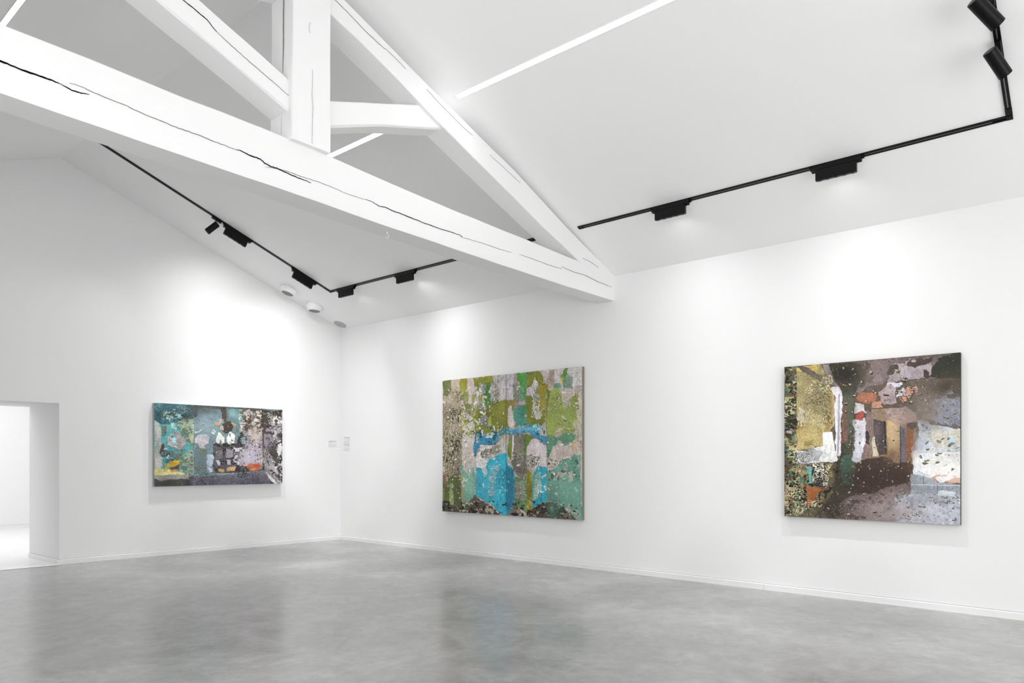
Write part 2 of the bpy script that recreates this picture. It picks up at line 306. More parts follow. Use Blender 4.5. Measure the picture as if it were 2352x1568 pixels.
ART_CENTRE=[
('P',(188,178,170),[(-15,1021),(1007,1009),(1007,-15),(-15,-22)],0,0),
('P',(172,156,134),[(-15,1021),(153,1005),(158,-20),(-15,-22)],0.0,1),
('P',(106,116,62),[(2,1000),(74,1000),(69,928),(41,880),(4,900)],0.01,2),
('Q',(100,104,58),[(-6,909),(153,896),(153,238),(-6,234)],0.3,60,26),
('Q',(70,72,44),[(-6,823),(153,830),(153,238),(-6,234)],0.14,80,34),
('P',(98,106,60),[(-6,251),(115,279),(153,255),(156,5),(-6,-5)],0.012,1),
('P',(150,172,104),[(55,210),(87,220),(94,43),(58,46)],0.003,1),
('P',(124,142,84),[(-2,183),(13,184),(15,48),(-2,47)],0.003,1),
('P',(150,120,88),[(-2,294),(41,278),(41,176),(4,200)],0.008,1),
('P',(150,150,44),[(144,1001),(209,999),(204,909),(178,886),(149,888)],0.01,2),
('P',(192,174,168),[(209,1001),(253,1000),(250,880),(266,724),(218,726),(209,867),(151,771),(149,888),(204,917)],0.01,1),
('S',(152,156,74),[(144,914),(266,904),(266,576),(144,580)],0.5,30,22),
('S',(108,116,60),[(144,880),(266,871),(266,560),(144,563)],0.18,50,36),
('P',(118,168,148),[(153,363),(204,330),(268,339),(268,86),(178,11),(158,14)],0.01,1),
('P',(152,168,112),[(153,263),(180,289),(183,11),(162,4)],0.003,1),
('S',(196,180,172),[(153,413),(268,413),(268,282),(153,280)],0.4,30,24),
('P',(136,140,42),[(241,998),(389,1000),(401,945),(428,867),(444,806),(507,827),(553,814),(547,748),(502,680),(479,578),(266,564),(259,740),(293,820),(264,945)],0.014,3),
('P',(186,180,182),[(406,1000),(495,1002),(493,826),(444,810),(403,947)],0.006,1),
('P',(82,140,62),[(351,945),(391,946),(389,789),(343,792),(326,874)],0.01,2),
('P',(148,154,140),[(300,950),(351,937),(347,873),(300,864)],0.012,4),
('P',(152,150,140),[(389,954),(426,938),(449,865),(442,810),(389,817)],0.014,4),
('P',(146,150,130),[(300,824),(334,825),(353,776),(330,754),(293,763)],0.012,4),
('P',(150,152,140),[(292,677),(334,712),(372,686),(368,622),(309,640)],0.01,4),
('Q',(70,74,60),[(292,959),(451,944),(451,619),(292,625)],0.16,70,70),
('S',(222,216,212),[(266,945),(451,928),(451,555),(266,560)],0.09,34,28),
('P',(170,190,60),[(368,686),(393,717),(389,637),(372,630)],0.006,2),
('P',(182,176,182),[(498,1001),(556,1000),(556,818),(498,818)],0.004,1),
('P',(160,148,136),[(556,1002),(578,1001),(575,575),(556,583)],0.004,1),
('P',(80,150,66),[(575,1001),(642,1001),(642,650),(594,637),(571,676),(586,761),(637,781),(594,908)],0.012,2),
('P',(132,132,112),[(553,923),(590,924),(599,853),(586,800),(551,810)],0.01,4),
('P',(112,160,122),[(586,901),(625,890),(617,805),(590,807)],0.012,4),
('P',(72,148,130),[(543,760),(594,776),(637,735),(642,635),(586,629),(559,677)],0.012,3),
('P',(160,130,120),[(556,818),(586,808),(586,761),(556,755)],0.006,1),
('P',(134,122,48),[(499,815),(551,815),(525,726),(515,616),(479,602),(499,696)],0.012,3),
('P',(205,196,194),[(515,750),(539,772),(563,646),(531,616),(507,632)],0.01,2),
('P',(126,132,44),[(642,1001),(716,1002),(753,973),(760,915),(779,907),(779,666),(746,629),(642,633)],0.01,3),
('P',(206,198,196),[(700,954),(717,912),(709,868),(690,793),(738,729),(744,691),(710,668),(682,725),(684,839),(647,823),(645,880),(682,923)],0.012,3),
('P',(164,144,34),[(720,901),(777,900),(771,727),(743,736),(705,784),(727,843)],0.012,3),
('P',(140,150,138),[(694,846),(735,835),(735,797),(701,792)],0.01,4),
('Q',(60,66,44),[(690,945),(746,925),(738,668),(686,686)],0.14,60,60),
('P',(192,176,176),[(720,1005),(790,1002),(791,906),(760,916),(753,973)],0.006,1),
('P',(184,164,146),[(790,1002),(830,1001),(832,878),(788,872)],0.004,1),
('P',(214,206,206),[(830,1001),(995,997),(993,841),(890,831),(830,865)],0.006,3),
('P',(112,164,62),[(886,993),(916,995),(900,925),(865,944)],0.014,3),
('P',(204,196,60),[(867,929),(894,932),(881,889),(865,895)],0.01,2),
('P',(118,164,140),[(827,899),(865,914),(870,854),(829,856)],0.012,4),
('P',(122,150,130),[(886,908),(914,950),(949,935),(949,848),(890,853)],0.014,4),
('P',(196,180,174),[(779,877),(993,866),(995,555),(779,516)],0.01,1),
('P',(150,166,78),[(784,861),(833,865),(879,839),(883,750),(921,733),(942,805),(986,823),(990,743),(949,702),(980,657),(990,591),(952,600),(918,521),(876,566),(854,611),(822,530),(790,561),(779,666)],0.014,5),
('P',(98,128,60),[(779,873),(801,867),(793,763),(779,697)],0.01,2),
('P',(206,190,184),[(949,640),(971,657),(973,599),(952,607)],0.01,1),
('S',(206,190,184),[(790,801),(990,801),(990,570),(790,576)],0.09,16,12),
('P',(88,144,116),[(779,558),(847,530),(883,566),(969,569),(966,512),(890,484),(862,514),(819,486),(790,407),(779,449)],0.014,5),
('P',(198,182,172),[(790,407),(826,485),(865,463),(900,492),(993,562),(993,421),(897,411),(840,366),(779,343)],0.012,1),
('P',(210,180,110),[(952,512),(966,519),(963,447),(951,454)],0.004,1),
('P',(102,158,138),[(779,328),(826,348),(854,381),(918,418),(949,432),(997,425),(1000,-5),(959,-1),(854,107),(782,118)],0.012,2),
('S',(196,184,172),[(779,381),(993,410),(993,259),(779,253)],0.22,34,26),
('S',(64,96,80),[(779,381),(993,410),(993,244),(779,253)],0.12,50,40),
('P',(58,148,186),[(266,562),(467,596),(515,608),(594,619),(640,625),(731,632),(737,570),(779,546),(779,494),(716,537),(648,573),(594,573),(515,577),(475,570),(434,516),(385,501),(300,494),(266,413),(248,478)],0.014,6),
('S',(30,96,130),[(248,626),(746,638),(779,494),(266,429)],0.16,44,40),
('S',(200,214,220),[(266,585),(475,602),(475,539),(266,503)],0.2,30,30),
('P',(206,198,192),[(268,409),(300,453),(313,502),(385,493),(434,517),(475,566),(509,569),(509,436),(401,408),(351,344),(268,335)],0.012,3),
('P',(150,140,124),[(313,461),(385,477),(451,501),(460,452),(385,436),(334,396),(310,421)],0.012,6),
('Q',(76,68,56),[(309,469),(460,507),(460,436),(326,392)],0.22,70,70),
('P',(44,174,200),[(268,335),(343,344),(376,392),(410,412),(467,442),(509,436),(506,365),(549,326),(556,279),(553,76),(501,-4),(459,-3),(401,56),(326,95),(268,131)],0.007,2),
('P',(40,132,164),[(501,361),(549,324),(556,279),(553,84),(507,7),(499,176)],0.006,2),
('P',(120,172,182),[(364,251),(389,332),(433,341),(426,237),(401,132),(372,131)],0.012,5),
('Q',(24,110,140),[(268,331),(555,334),(555,6),(268,86)],0.12,90,18),
('S',(176,176,170),[(360,348),(434,348),(426,125),(360,122)],0.16,50,60),
('P',(206,198,192),[(317,331),(351,340),(360,283),(334,267)],0.01,3),
('P',(134,128,114),[(515,577),(642,573),(642,304),(619,253),(567,291),(531,381),(543,490)],0.008,2),
('P',(124,140,60),[(515,553),(543,521),(533,388),(507,443)],0.008,2),
('P',(206,200,196),[(543,568),(556,568),(551,381),(539,388)],0.004,1),
('P',(90,130,50),[(621,566),(642,573),(642,373),(629,365)],0.008,2),
('P',(128,124,112),[(549,396),(586,437),(631,427),(642,350),(594,295),(551,326)],0.01,6),
('Q',(84,80,70),[(545,435),(642,435),(642,296),(549,302)],0.3,90,90),
('P',(96,136,80),[(556,283),(619,253),(640,288),(642,19),(556,76)],0.008,2),
('P',(140,136,126),[(563,225),(633,234),(633,119),(555,107)],0.02,4),
('Q',(150,170,140),[(556,256),(642,258),(642,19),(556,68)],0.25,90,30),
('P',(132,128,38),[(642,331),(683,335),(684,49),(642,15)],0.006,2),
('Q',(170,170,60),[(642,335),(684,335),(684,30),(642,27)],0.25,60,30),
('P',(110,136,50),[(642,565),(694,549),(671,511),(642,412)],0.01,2),
('P',(202,192,194),[(647,488),(675,534),(709,537),(746,494),(779,486),(779,347),(716,335),(687,285),(656,323),(642,435)],0.01,2),
('P',(176,170,154),[(647,427),(682,440),(725,411),(716,366),(667,318),(648,365)],0.01,6),
('Q',(60,56,48),[(643,442),(727,434),(716,335),(663,316)],0.32,90,90),
('P',(44,178,204),[(683,278),(720,347),(779,343),(779,94),(746,86),(684,51)],0.006,2),
('P',(146,178,160),[(712,305),(738,313),(743,237),(716,123),(694,114),(697,236)],0.012,5),
('Q',(40,110,120),[(694,312),(746,313),(746,117),(694,114)],0.2,90,60),
('P',(84,74,62),[(-6,72),(87,64),(155,5),(209,66),(266,126),(334,95),(401,50),(467,-12),(-6,-13)],0.012,4),
('P',(130,112,104),[(504,-1),(555,78),(634,7),(563,-13)],0.006,3),
('P',(88,72,62),[(642,12),(716,79),(791,113),(854,105),(925,45),(993,-9),(746,-12)],0.01,4),
('P',(126,106,86),[(833,91),(876,82),(952,3),(918,-7)],0.006,2),
('P',(96,60,44),[(268,110),(300,95),(292,5),(268,4)],0.01,2),
('S',(176,164,146),[(-6,72),(467,95),(467,-16),(-6,-13)],0.2,44,50),
('S',(178,166,146),[(515,98),(959,112),(986,-10),(515,-12)],0.16,44,50),
('S',(44,38,32),[(-6,72),(959,119),(986,-10),(-6,-30)],0.22,50,50),
('S',(222,218,210),[(-6,943),(993,873),(993,193),(-6,72)],0.03,48,44),
('Q',(84,84,66),[(-6,943),(266,936),(266,167),(-6,157)],0.05,60,50),
('S',(226,222,214),[(41,244),(266,331),(266,44),(41,74)],0.04,44,40),
('S',(210,220,210),[(782,276),(993,280),(993,13),(819,113)],0.03,40,40),
('K',(112,104,92),[(153,1000),(159,5)],3),
('K',(96,92,84),[(268,764),(269,118)],4),
('K',(74,70,62),[(496,1003),(501,2)],5),
('K',(120,112,98),[(556,997),(556,76)],3),
('K',(120,116,96),[(642,1001),(642,15)],3),
('K',(120,110,96),[(779,907),(781,111)],4),
('K',(120,106,90),[(2,866),(144,852)],3),
('G',(120,196,222),[(648,604),(694,602),(648,588)],0.6),
('G',(64,192,216),[(401,252),(475,254),(401,148)],0.4),
('G',(28,108,140),[(527,145),(551,146),(527,51)],0.5),
('G',(134,186,166),[(222,207),(257,208),(222,124)],0.5),
('G',(126,180,158),[(911,190),(986,193),(911,102)],0.5),
('G',(66,122,104),[(826,61),(869,63),(826,1)],0.6),
('G',(176,158,134),[(78,767),(142,764),(78,649)],0.4),
('G',(150,150,60),[(746,774),(775,772),(746,683)],0.4),
('G',(160,176,88),[(911,660),(980,657),(911,572)],0.4),
('G',(124,132,50),[(451,682),(507,679),(451,587)],0.35),
('Q',(228,224,214),[(300,950),(351,937),(347,873),(300,864)],0.3,60,60),
('Q',(228,224,214),[(389,954),(426,938),(449,865),(442,810),(389,817)],0.3,60,60),
('Q',(228,224,214),[(300,824),(334,825),(353,776),(330,754),(293,763)],0.3,60,60),
('Q',(228,224,214),[(694,953),(738,842),(738,668),(686,686)],0.3,60,60),
('Q',(232,228,218),[(648,435),(682,440),(725,411),(716,366),(667,318),(648,365)],0.35,60,60),
('Q',(190,186,170),[(549,396),(586,437),(631,427),(642,350),(594,295),(551,326)],0.25,60,60),
('Q',(220,216,200),[(313,461),(451,501),(460,452),(334,396)],0.3,60,60),
('Q',(206,214,206),[(694,305),(746,313),(738,116),(694,114)],0.3,60,60),
('Q',(190,200,204),[(360,348),(434,348),(426,125),(360,122)],0.25,50,60),
('Q',(60,60,40),[(-3,823),(153,830),(153,238),(-3,234)],0.12,36,16),
('Q',(150,220,236),[(483,617),(738,631),(738,562),(483,570)],0.2,50,50),
('P',(80,78,54),[(86,504),(80,498),(71,497),(66,504),(70,513),(80,510)],0.003,0),
('P',(214,206,196),[(82,506),(77,502),(70,501),(66,507),(70,513),(77,511)],0.003,2),
('P',(80,78,54),[(65,772),(68,759),(59,755),(48,761),(48,771),(54,774)],0.003,0),
('P',(214,206,196),[(61,773),(63,764),(56,761),(48,766),(48,772),(53,774)],0.003,2),
('P',(80,78,54),[(90,784),(92,778),(89,775),(83,779),(80,786),(84,788)],0.003,0),
('P',(214,206,196),[(87,786),(88,782),(86,779),(82,783),(80,787),(83,789)],0.003,2),
('P',(80,78,54),[(108,557),(97,549),(95,554),(101,563),(109,569),(112,566)],0.003,0),
('P',(214,206,196),[(106,560),(97,555),(95,558),(100,565),(106,569),(108,567)],0.003,2),
('P',(80,78,54),[(126,585),(117,586),(111,589),(109,598),(118,599),(128,595)],0.003,0),
('P',(214,206,196),[(122,590),(115,590),(111,592),(109,598),(116,599),(123,596)],0.003,2),
('P',(80,78,54),[(74,777),(75,767),(68,762),(60,773),(63,782),(69,784)],0.003,0),
('P',(214,206,196),[(71,779),(72,772),(67,769),(61,777),(63,783),(67,784)],0.003,2),
('P',(80,78,54),[(37,784),(32,780),(23,780),(22,786),(25,791),(33,789)],0.003,0),
('P',(214,206,196),[(33,787),(29,784),(23,784),(22,788),(24,792),(30,790)],0.003,2),
('P',(80,78,54),[(76,695),(68,684),(65,690),(67,699),(75,711),(80,707)],0.003,0),
('P',(214,206,196),[(73,699),(67,690),(65,694),(67,701),(72,709),(76,707)],0.003,2),
('P',(80,78,54),[(33,263),(28,258),(25,260),(25,265),(29,271),(33,268)],0.003,0),
('P',(214,206,196),[(30,266),(27,263),(24,264),(24,267),(27,271),(30,269)],0.003,2),
('P',(80,78,54),[(102,608),(100,594),(93,599),(91,608),(92,622),(99,621)],0.003,0),
('P',(214,206,196),[(99,611),(97,601),(92,604),(90,611),(91,620),(96,620)],0.003,2),
('P',(80,78,54),[(58,715),(60,700),(50,699),(41,709),(42,718),(48,720)],0.003,0),
('P',(214,206,196),[(54,716),(55,706),(48,705),(41,712),(42,719),(46,720)],0.003,2),
('P',(80,78,54),[(151,676),(144,674),(138,677),(135,684),(143,685),(149,683)],0.003,0),
('P',(214,206,196),[(147,680),(142,678),(138,680),(136,685),(141,686),(146,684)],0.003,2),
('P',(80,78,54),[(95,338),(90,336),(84,338),(84,345),(91,347),(96,344)],0.003,0),
('P',(214,206,196),[(92,342),(88,340),(84,342),(84,346),(89,348),(93,346)],0.003,2),
('P',(80,78,54),[(69,495),(63,490),(59,492),(61,499),(66,503),(69,501)],0.003,0),
('P',(214,206,196),[(66,498),(61,495),(58,496),(60,501),(64,504),(66,502)],0.003,2),
('P',(80,78,54),[(24,313),(28,302),(23,296),(12,304),(3,317),(14,317)],0.003,0),
('P',(214,206,196),[(21,314),(24,306),(19,302),(11,308),(5,317),(13,317)],0.003,2),
('P',(80,78,54),[(99,403),(90,393),(82,398),(78,408),(87,418),(97,415)],0.003,0),
('P',(214,206,196),[(94,406),(88,399),(81,403),(79,410),(85,417),(93,415)],0.003,2),
('P',(80,78,54),[(80,374),(74,366),(65,368),(64,377),(68,385),(79,385)],0.003,0),
('P',(214,206,196),[(76,377),(72,372),(65,373),(64,379),(67,385),(75,385)],0.003,2),
('P',(80,78,54),[(138,410),(135,399),(129,403),(126,411),(131,417),(137,420)],0.003,0),
('P',(214,206,196),[(135,412),(132,405),(128,408),(126,413),(130,418),(134,419)],0.003,2),
('P',(80,78,54),[(90,685),(82,680),(76,682),(73,689),(77,696),(84,693)],0.003,0),
('P',(214,206,196),[(85,689),(80,685),(75,686),(73,691),(76,696),(81,694)],0.003,2),
('P',(80,78,54),[(44,308),(37,302),(32,307),(32,315),(39,321),(47,317)],0.003,0),
('P',(214,206,196),[(41,311),(35,307),(31,311),(31,316),(37,320),(43,317)],0.003,2),
('P',(80,78,54),[(139,603),(140,595),(133,591),(126,596),(125,605),(132,606)],0.003,0),
('P',(214,206,196),[(135,604),(136,599),(131,596),(126,600),(125,606),(131,607)],0.003,2),
('P',(80,78,54),[(43,566),(41,560),(36,561),(32,565),(34,572),(40,571)],0.003,0),
('P',(214,206,196),[(40,569),(39,565),(35,565),(32,568),(33,573),(37,572)],0.003,2),
('P',(80,78,54),[(35,798),(28,796),(18,798),(18,803),(23,806),(31,804)],0.003,0),
('P',(214,206,196),[(30,802),(25,800),(18,802),(18,805),(21,807),(28,806)],0.003,2),
('P',(80,78,54),[(23,356),(24,351),(20,348),(14,351),(12,357),(17,360)],0.003,0),
('P',(214,206,196),[(20,358),(20,354),(18,352),(13,354),(12,358),(15,361)],0.003,2),
('P',(80,78,54),[(112,707),(114,700),(108,698),(102,700),(101,705),(106,710)],0.003,0),
('P',(214,206,196),[(109,708),(110,704),(106,702),(102,704),(101,707),(104,710)],0.003,2),
('P',(80,78,54),[(94,470),(86,467),(77,468),(76,477),(84,480),(92,478)],0.003,0),
('P',(214,206,196),[(90,473),(84,472),(77,472),(77,479),(83,481),(88,479)],0.003,2),
('P',(96,104,60),[(892,657),(892,651),(886,644),(879,646),(880,653),(887,659)],0.003,0),
('P',(212,210,196),[(889,658),(889,654),(884,649),(879,650),(880,655),(885,659)],0.003,2),
('P',(96,104,60),[(927,789),(923,786),(919,791),(916,797),(922,798),(928,794)],0.003,0),
('P',(212,210,196),[(925,793),(922,790),(918,794),(917,798),(921,799),(925,796)],0.003,2),
('P',(96,104,60),[(961,825),(960,812),(955,813),(955,826),(956,835),(959,833)],0.003,0),
('P',(212,210,196),[(959,827),(958,818),(954,819),(954,828),(955,835),(958,833)],0.003,2),
('P',(96,104,60),[(857,666),(862,657),(857,655),(850,661),(847,670),(851,672)],0.003,0),
('P',(212,210,196),[(855,667),(859,661),(855,660),(850,664),(847,670),(850,672)],0.003,2),
('P',(96,104,60),[(876,822),(866,819),(859,825),(860,836),(871,841),(876,833)],0.003,0),
('P',(212,210,196),[(873,826),(865,824),(860,828),(861,836),(869,840),(873,834)],0.003,2),
('P',(96,104,60),[(844,737),(843,726),(835,728),(831,738),(835,746),(842,746)],0.003,0),
('P',(212,210,196),[(841,739),(840,731),(834,733),(831,740),(835,745),(840,746)],0.003,2),
('P',(96,104,60),[(873,622),(873,616),(870,614),(866,619),(864,627),(868,627)],0.003,0),
('P',(212,210,196),[(871,624),(871,620),(869,618),(865,622),(864,627),(867,627)],0.003,2),
('P',(96,104,60),[(888,774),(881,769),(878,775),(878,783),(885,785),(888,781)],0.003,0),
('P',(212,210,196),[(885,777),(880,774),(878,778),(878,783),(883,785),(886,782)],0.003,2),
('P',(96,104,60),[(943,577),(939,574),(937,576),(937,580),(940,585),(944,584)],0.003,0),
('P',(212,210,196),[(940,580),(938,578),(936,579),(936,582),(938,585),(942,585)],0.003,2),
('P',(96,104,60),[(991,688),(987,683),(984,686),(984,691),(988,696),(991,694)],0.003,0),
('P',(212,210,196),[(989,690),(986,687),(984,689),(984,693),(986,696),(989,695)],0.003,2),
('P',(96,104,60),[(856,576),(850,569),(839,565),(834,569),(837,576),(848,579)],0.003,0),
('P',(212,210,196),[(852,577),(847,572),(839,569),(835,572),(837,577),(846,579)],0.003,2),
('P',(96,104,60),[(839,758),(835,749),(830,753),(830,761),(834,768),(841,769)],0.003,0),
('P',(212,210,196),[(836,761),(833,754),(829,757),(829,763),(833,768),(838,768)],0.003,2),
('P',(96,104,60),[(912,656),(904,648),(893,651),(891,665),(901,673),(911,667)],0.003,0),
('P',(212,210,196),[(909,660),(903,654),(894,656),(893,666),(900,671),(907,667)],0.003,2),
('P',(96,104,60),[(874,628),(868,625),(859,628),(856,634),(862,636),(871,633)],0.003,0),
('P',(212,210,196),[(871,631),(866,629),(859,631),(857,635),(862,637),(868,635)],0.003,2),
('P',(96,104,60),[(873,805),(867,803),(861,807),(863,813),(868,817),(874,813)],0.003,0),
('P',(212,210,196),[(870,809),(865,807),(861,810),(863,815),(866,817),(871,814)],0.003,2),
('P',(96,104,60),[(876,766),(872,763),(866,764),(863,771),(868,776),(875,773)],0.003,0),
('P',(212,210,196),[(873,769),(870,767),(866,768),(863,772),(867,776),(873,774)],0.003,2),
('P',(96,104,60),[(978,728),(978,721),(974,722),(972,728),(973,735),(977,737)],0.003,0),
('P',(212,210,196),[(976,731),(976,725),(973,726),(972,730),(972,735),(975,737)],0.003,2),
('P',(96,104,60),[(798,741),(797,735),(790,735),(786,741),(790,745),(795,746)],0.003,0),
('P',(212,210,196),[(795,743),(794,739),(789,739),(786,743),(789,746),(793,747)],0.003,2),
('P',(96,104,60),[(918,596),(911,593),(906,594),(907,602),(913,606),(918,604)],0.003,0),
('P',(212,210,196),[(915,599),(910,597),(906,598),(907,604),(911,606),(915,605)],0.003,2),
('P',(96,104,60),[(931,564),(928,556),(921,553),(916,561),(918,569),(925,570)],0.003,0),
('P',(212,210,196),[(928,566),(925,560),(920,558),(916,564),(918,570),(923,570)],0.003,2),
('P',(96,104,60),[(841,684),(838,680),(832,684),(832,689),(836,692),(842,689)],0.003,0),
('P',(212,210,196),[(839,687),(836,684),(832,687),(832,690),(834,693),(839,690)],0.003,2),
('P',(96,104,60),[(865,801),(858,793),(850,794),(848,805),(853,813),(861,811)],0.003,0),
('P',(212,210,196),[(862,804),(856,798),(850,799),(849,807),(852,812),(858,811)],0.003,2),
('P',(74,104,84),[(846,305),(845,295),(838,291),(828,296),(831,307),(838,313)],0.003,0),
('P',(216,210,200),[(842,306),(842,299),(837,296),(829,300),(831,308),(837,312)],0.003,2),
('P',(74,104,84),[(834,370),(831,361),(824,363),(820,372),(826,384),(835,382)],0.003,0),
('P',(216,210,200),[(831,373),(829,366),(824,368),(821,374),(825,382),(832,381)],0.003,2),
('P',(74,104,84),[(966,298),(962,286),(951,280),(942,288),(945,300),(955,303)],0.003,0),
('P',(216,210,200),[(962,298),(958,290),(950,286),(944,292),(946,300),(954,302)],0.003,2),
('P',(74,104,84),[(879,365),(871,356),(867,359),(868,370),(875,376),(880,377)],0.003,0),
('P',(216,210,200),[(876,368),(870,362),(867,364),(868,371),(873,376),(877,376)],0.003,2),
('P',(74,104,84),[(881,394),(882,385),(876,384),(872,390),(871,398),(876,399)],0.003,0),
('P',(216,210,200),[(878,396),(879,389),(875,389),(872,393),(871,399),(875,399)],0.003,2),
('P',(74,104,84),[(842,387),(836,384),(828,385),(825,391),(831,393),(837,392)],0.003,0),
('P',(216,210,200),[(838,390),(834,388),(828,388),(826,392),(830,394),(834,393)],0.003,2),
('P',(74,104,84),[(960,278),(955,271),(945,270),(942,275),(943,281),(953,282)],0.003,0),
('P',(216,210,200),[(956,280),(952,275),(945,274),(942,278),(944,282),(951,282)],0.003,2),
('P',(74,104,84),[(941,396),(935,388),(923,393),(920,403),(929,408),(940,406)],0.003,0),
('P',(216,210,200),[(937,399),(933,394),(924,397),(921,404),(928,408),(937,406)],0.003,2),
('P',(74,104,84),[(859,373),(860,366),(858,361),(851,368),(848,378),(853,378)],0.003,0),
('P',(216,210,200),[(857,375),(858,370),(856,366),(850,371),(848,378),(852,378)],0.003,2),
('P',(74,104,84),[(878,360),(875,358),(872,361),(872,366),(876,366),(879,364)],0.003,0),
('P',(216,210,200),[(876,363),(873,362),(871,364),(871,367),(874,367),(877,366)],0.003,2),
('P',(74,104,84),[(865,275),(862,269),(858,269),(856,275),(859,281),(862,280)],0.003,0),
('P',(216,210,200),[(862,277),(860,273),(858,273),(856,277),(858,281),(860,281)],0.003,2),
('P',(74,104,84),[(899,259),(891,256),(881,258),(879,264),(885,268),(893,266)],0.003,0),
('P',(216,210,200),[(895,262),(889,260),(882,261),(880,266),(884,269),(891,267)],0.003,2),
('P',(74,104,84),[(831,364),(832,356),(828,356),(823,358),(822,365),(825,368)],0.003,0),
('P',(216,210,200),[(828,365),(829,360),(826,359),(822,361),(822,366),(824,368)],0.003,2),
('P',(74,104,84),[(905,368),(904,361),(900,355),(894,362),(893,369),(898,372)],0.003,0),
('P',(216,210,200),[(902,369),(901,364),(898,360),(894,365),(893,370),(897,372)],0.003,2),
('P',(74,104,84),[(799,396),(790,394),(784,396),(786,404),(792,410),(797,405)],0.003,0),
('P',(216,210,200),[(795,400),(789,399),(784,400),(786,405),(790,410),(794,406)],0.003,2),
('P',(74,104,84),[(972,330),(969,325),(966,323),(963,326),(963,330),(968,333)],0.003,0),
('P',(216,210,200),[(969,331),(967,328),(965,327),(962,329),(963,332),(966,334)],0.003,2),
('P',(74,104,84),[(840,295),(833,284),(823,284),(819,295),(823,309),(835,309)],0.003,0),
('P',(216,210,200),[(836,297),(830,290),(823,289),(820,297),(823,307),(832,307)],0.003,2),
('P',(74,104,84),[(816,399),(813,386),(804,390),(802,399),(805,407),(812,407)],0.003,0),
('P',(216,210,200),[(812,401),(810,392),(804,395),(802,402),(805,407),(809,407)],0.003,2),
('P',(110,116,50),[(306,693),(307,681),(298,679),(292,689),(291,700),(299,701)],0.003,0),
('P',(216,210,204),[(302,695),(303,687),(297,685),(292,692),(291,700),(298,701)],0.003,2),
('P',(110,116,50),[(444,880),(444,869),(439,869),(436,879),(435,889),(440,890)],0.003,0),
('P',(216,210,204),[(441,882),(442,874),(438,875),(435,882),(435,889),(438,889)],0.003,2),
('P',(110,116,50),[(314,709),(318,703),(313,702),(307,705),(306,712),(310,714)],0.003,0),
('P',(216,210,204),[(312,711),(315,707),(311,706),(306,708),(306,713),(308,715)],0.003,2),
('P',(110,116,50),[(462,688),(459,682),(455,680),(455,689),(459,695),(462,695)],0.003,0),
('P',(216,210,204),[(460,690),(458,687),(454,685),(454,692),(457,695),(460,696)],0.003,2),
('P',(110,116,50),[(328,655),(324,653),(319,656),(316,661),(322,661),(328,659)],0.003,0),
('P',(216,210,204),[(325,658),(322,656),(318,659),(316,662),(320,663),(325,661)],0.003,2),
('P',(110,116,50),[(304,767),(300,760),(292,759),(290,767),(291,774),(299,773)],0.003,0),
('P',(216,210,204),[(300,770),(298,765),(291,764),(289,770),(291,775),(297,774)],0.003,2),
('P',(110,116,50),[(461,603),(458,601),(454,601),(453,606),(457,609),(460,608)],0.003,0),
('P',(216,210,204),[(458,606),(456,605),(453,604),(453,608),(456,610),(458,609)],0.003,2),
('P',(110,116,50),[(401,609),(401,603),(397,601),(392,605),(393,610),(396,612)],0.003,0),
('P',(216,210,204),[(399,611),(398,606),(395,605),(392,608),(392,611),(395,613)],0.003,2),
('P',(110,116,50),[(486,721),(485,714),(481,713),(477,720),(477,729),(482,733)],0.003,0),
('P',(216,210,204),[(483,724),(482,718),(479,718),(477,723),(477,729),(480,732)],0.003,2),
('P',(110,116,50),[(341,845),(339,835),(332,833),(325,842),(324,855),(333,855)],0.003,0),
('P',(216,210,204),[(337,847),(336,840),(330,839),(325,845),(325,854),(331,854)],0.003,2),
('P',(110,116,50),[(389,636),(382,633),(378,637),(378,644),(385,647),(389,643)],0.003,0),
('P',(216,210,204),[(386,640),(381,637),(378,641),(378,646),(383,647),(386,644)],0.003,2),
('P',(110,116,50),[(475,762),(477,757),(472,756),(467,758),(466,764),(471,766)],0.003,0),
('P',(216,210,204),[(473,764),(474,760),(470,759),(467,761),(466,765),(469,767)],0.003,2),
('P',(110,116,50),[(361,660),(360,655),(356,655),(351,660),(355,665),(359,667)],0.003,0),
('P',(216,210,204),[(358,663),(357,659),(354,659),(351,662),(353,666),(357,667)],0.003,2),
('P',(110,116,50),[(331,704),(323,701),(318,707),(317,713),(324,715),(330,711)],0.003,0),
('P',(216,210,204),[(327,708),(322,706),(318,710),(317,714),(322,716),(327,713)],0.003,2),
('P',(110,116,50),[(474,627),(469,623),(464,623),(468,631),(475,638),(479,635)],0.003,0),
('P',(216,210,204),[(472,630),(468,627),(464,627),(468,633),(473,638),(475,636)],0.003,2),
('P',(110,116,50),[(453,608),(454,600),(451,598),(447,607),(446,615),(449,618)],0.003,0),
('P',(216,210,204),[(450,610),(451,605),(449,603),(446,609),(445,615),(448,617)],0.003,2),
('P',(110,116,50),[(387,747),(388,736),(382,738),(375,744),(376,754),(380,759)],0.003,0),
('P',(216,210,204),[(384,749),(384,742),(380,743),(375,747),(376,754),(378,758)],0.003,2),
('P',(110,116,50),[(478,617),(476,609),(467,612),(463,616),(464,624),(475,624)],0.003,0),
('P',(216,210,204),[(475,619),(473,614),(466,616),(463,619),(464,624),(472,624)],0.003,2),
('P',(110,116,60),[(269,893),(264,889),(256,896),(256,904),(264,905),(270,898)],0.003,0),
('P',(214,208,196),[(266,897),(262,894),(256,899),(256,904),(262,905),(266,900)],0.003,2),
('P',(110,116,60),[(204,639),(204,632),(198,630),(193,636),(192,643),(198,644)],0.003,0),
('P',(214,208,196),[(201,641),(200,636),(196,635),(193,639),(192,644),(196,644)],0.003,2),
('P',(110,116,60),[(192,733),(189,729),(182,729),(179,735),(184,739),(191,739)],0.003,0),
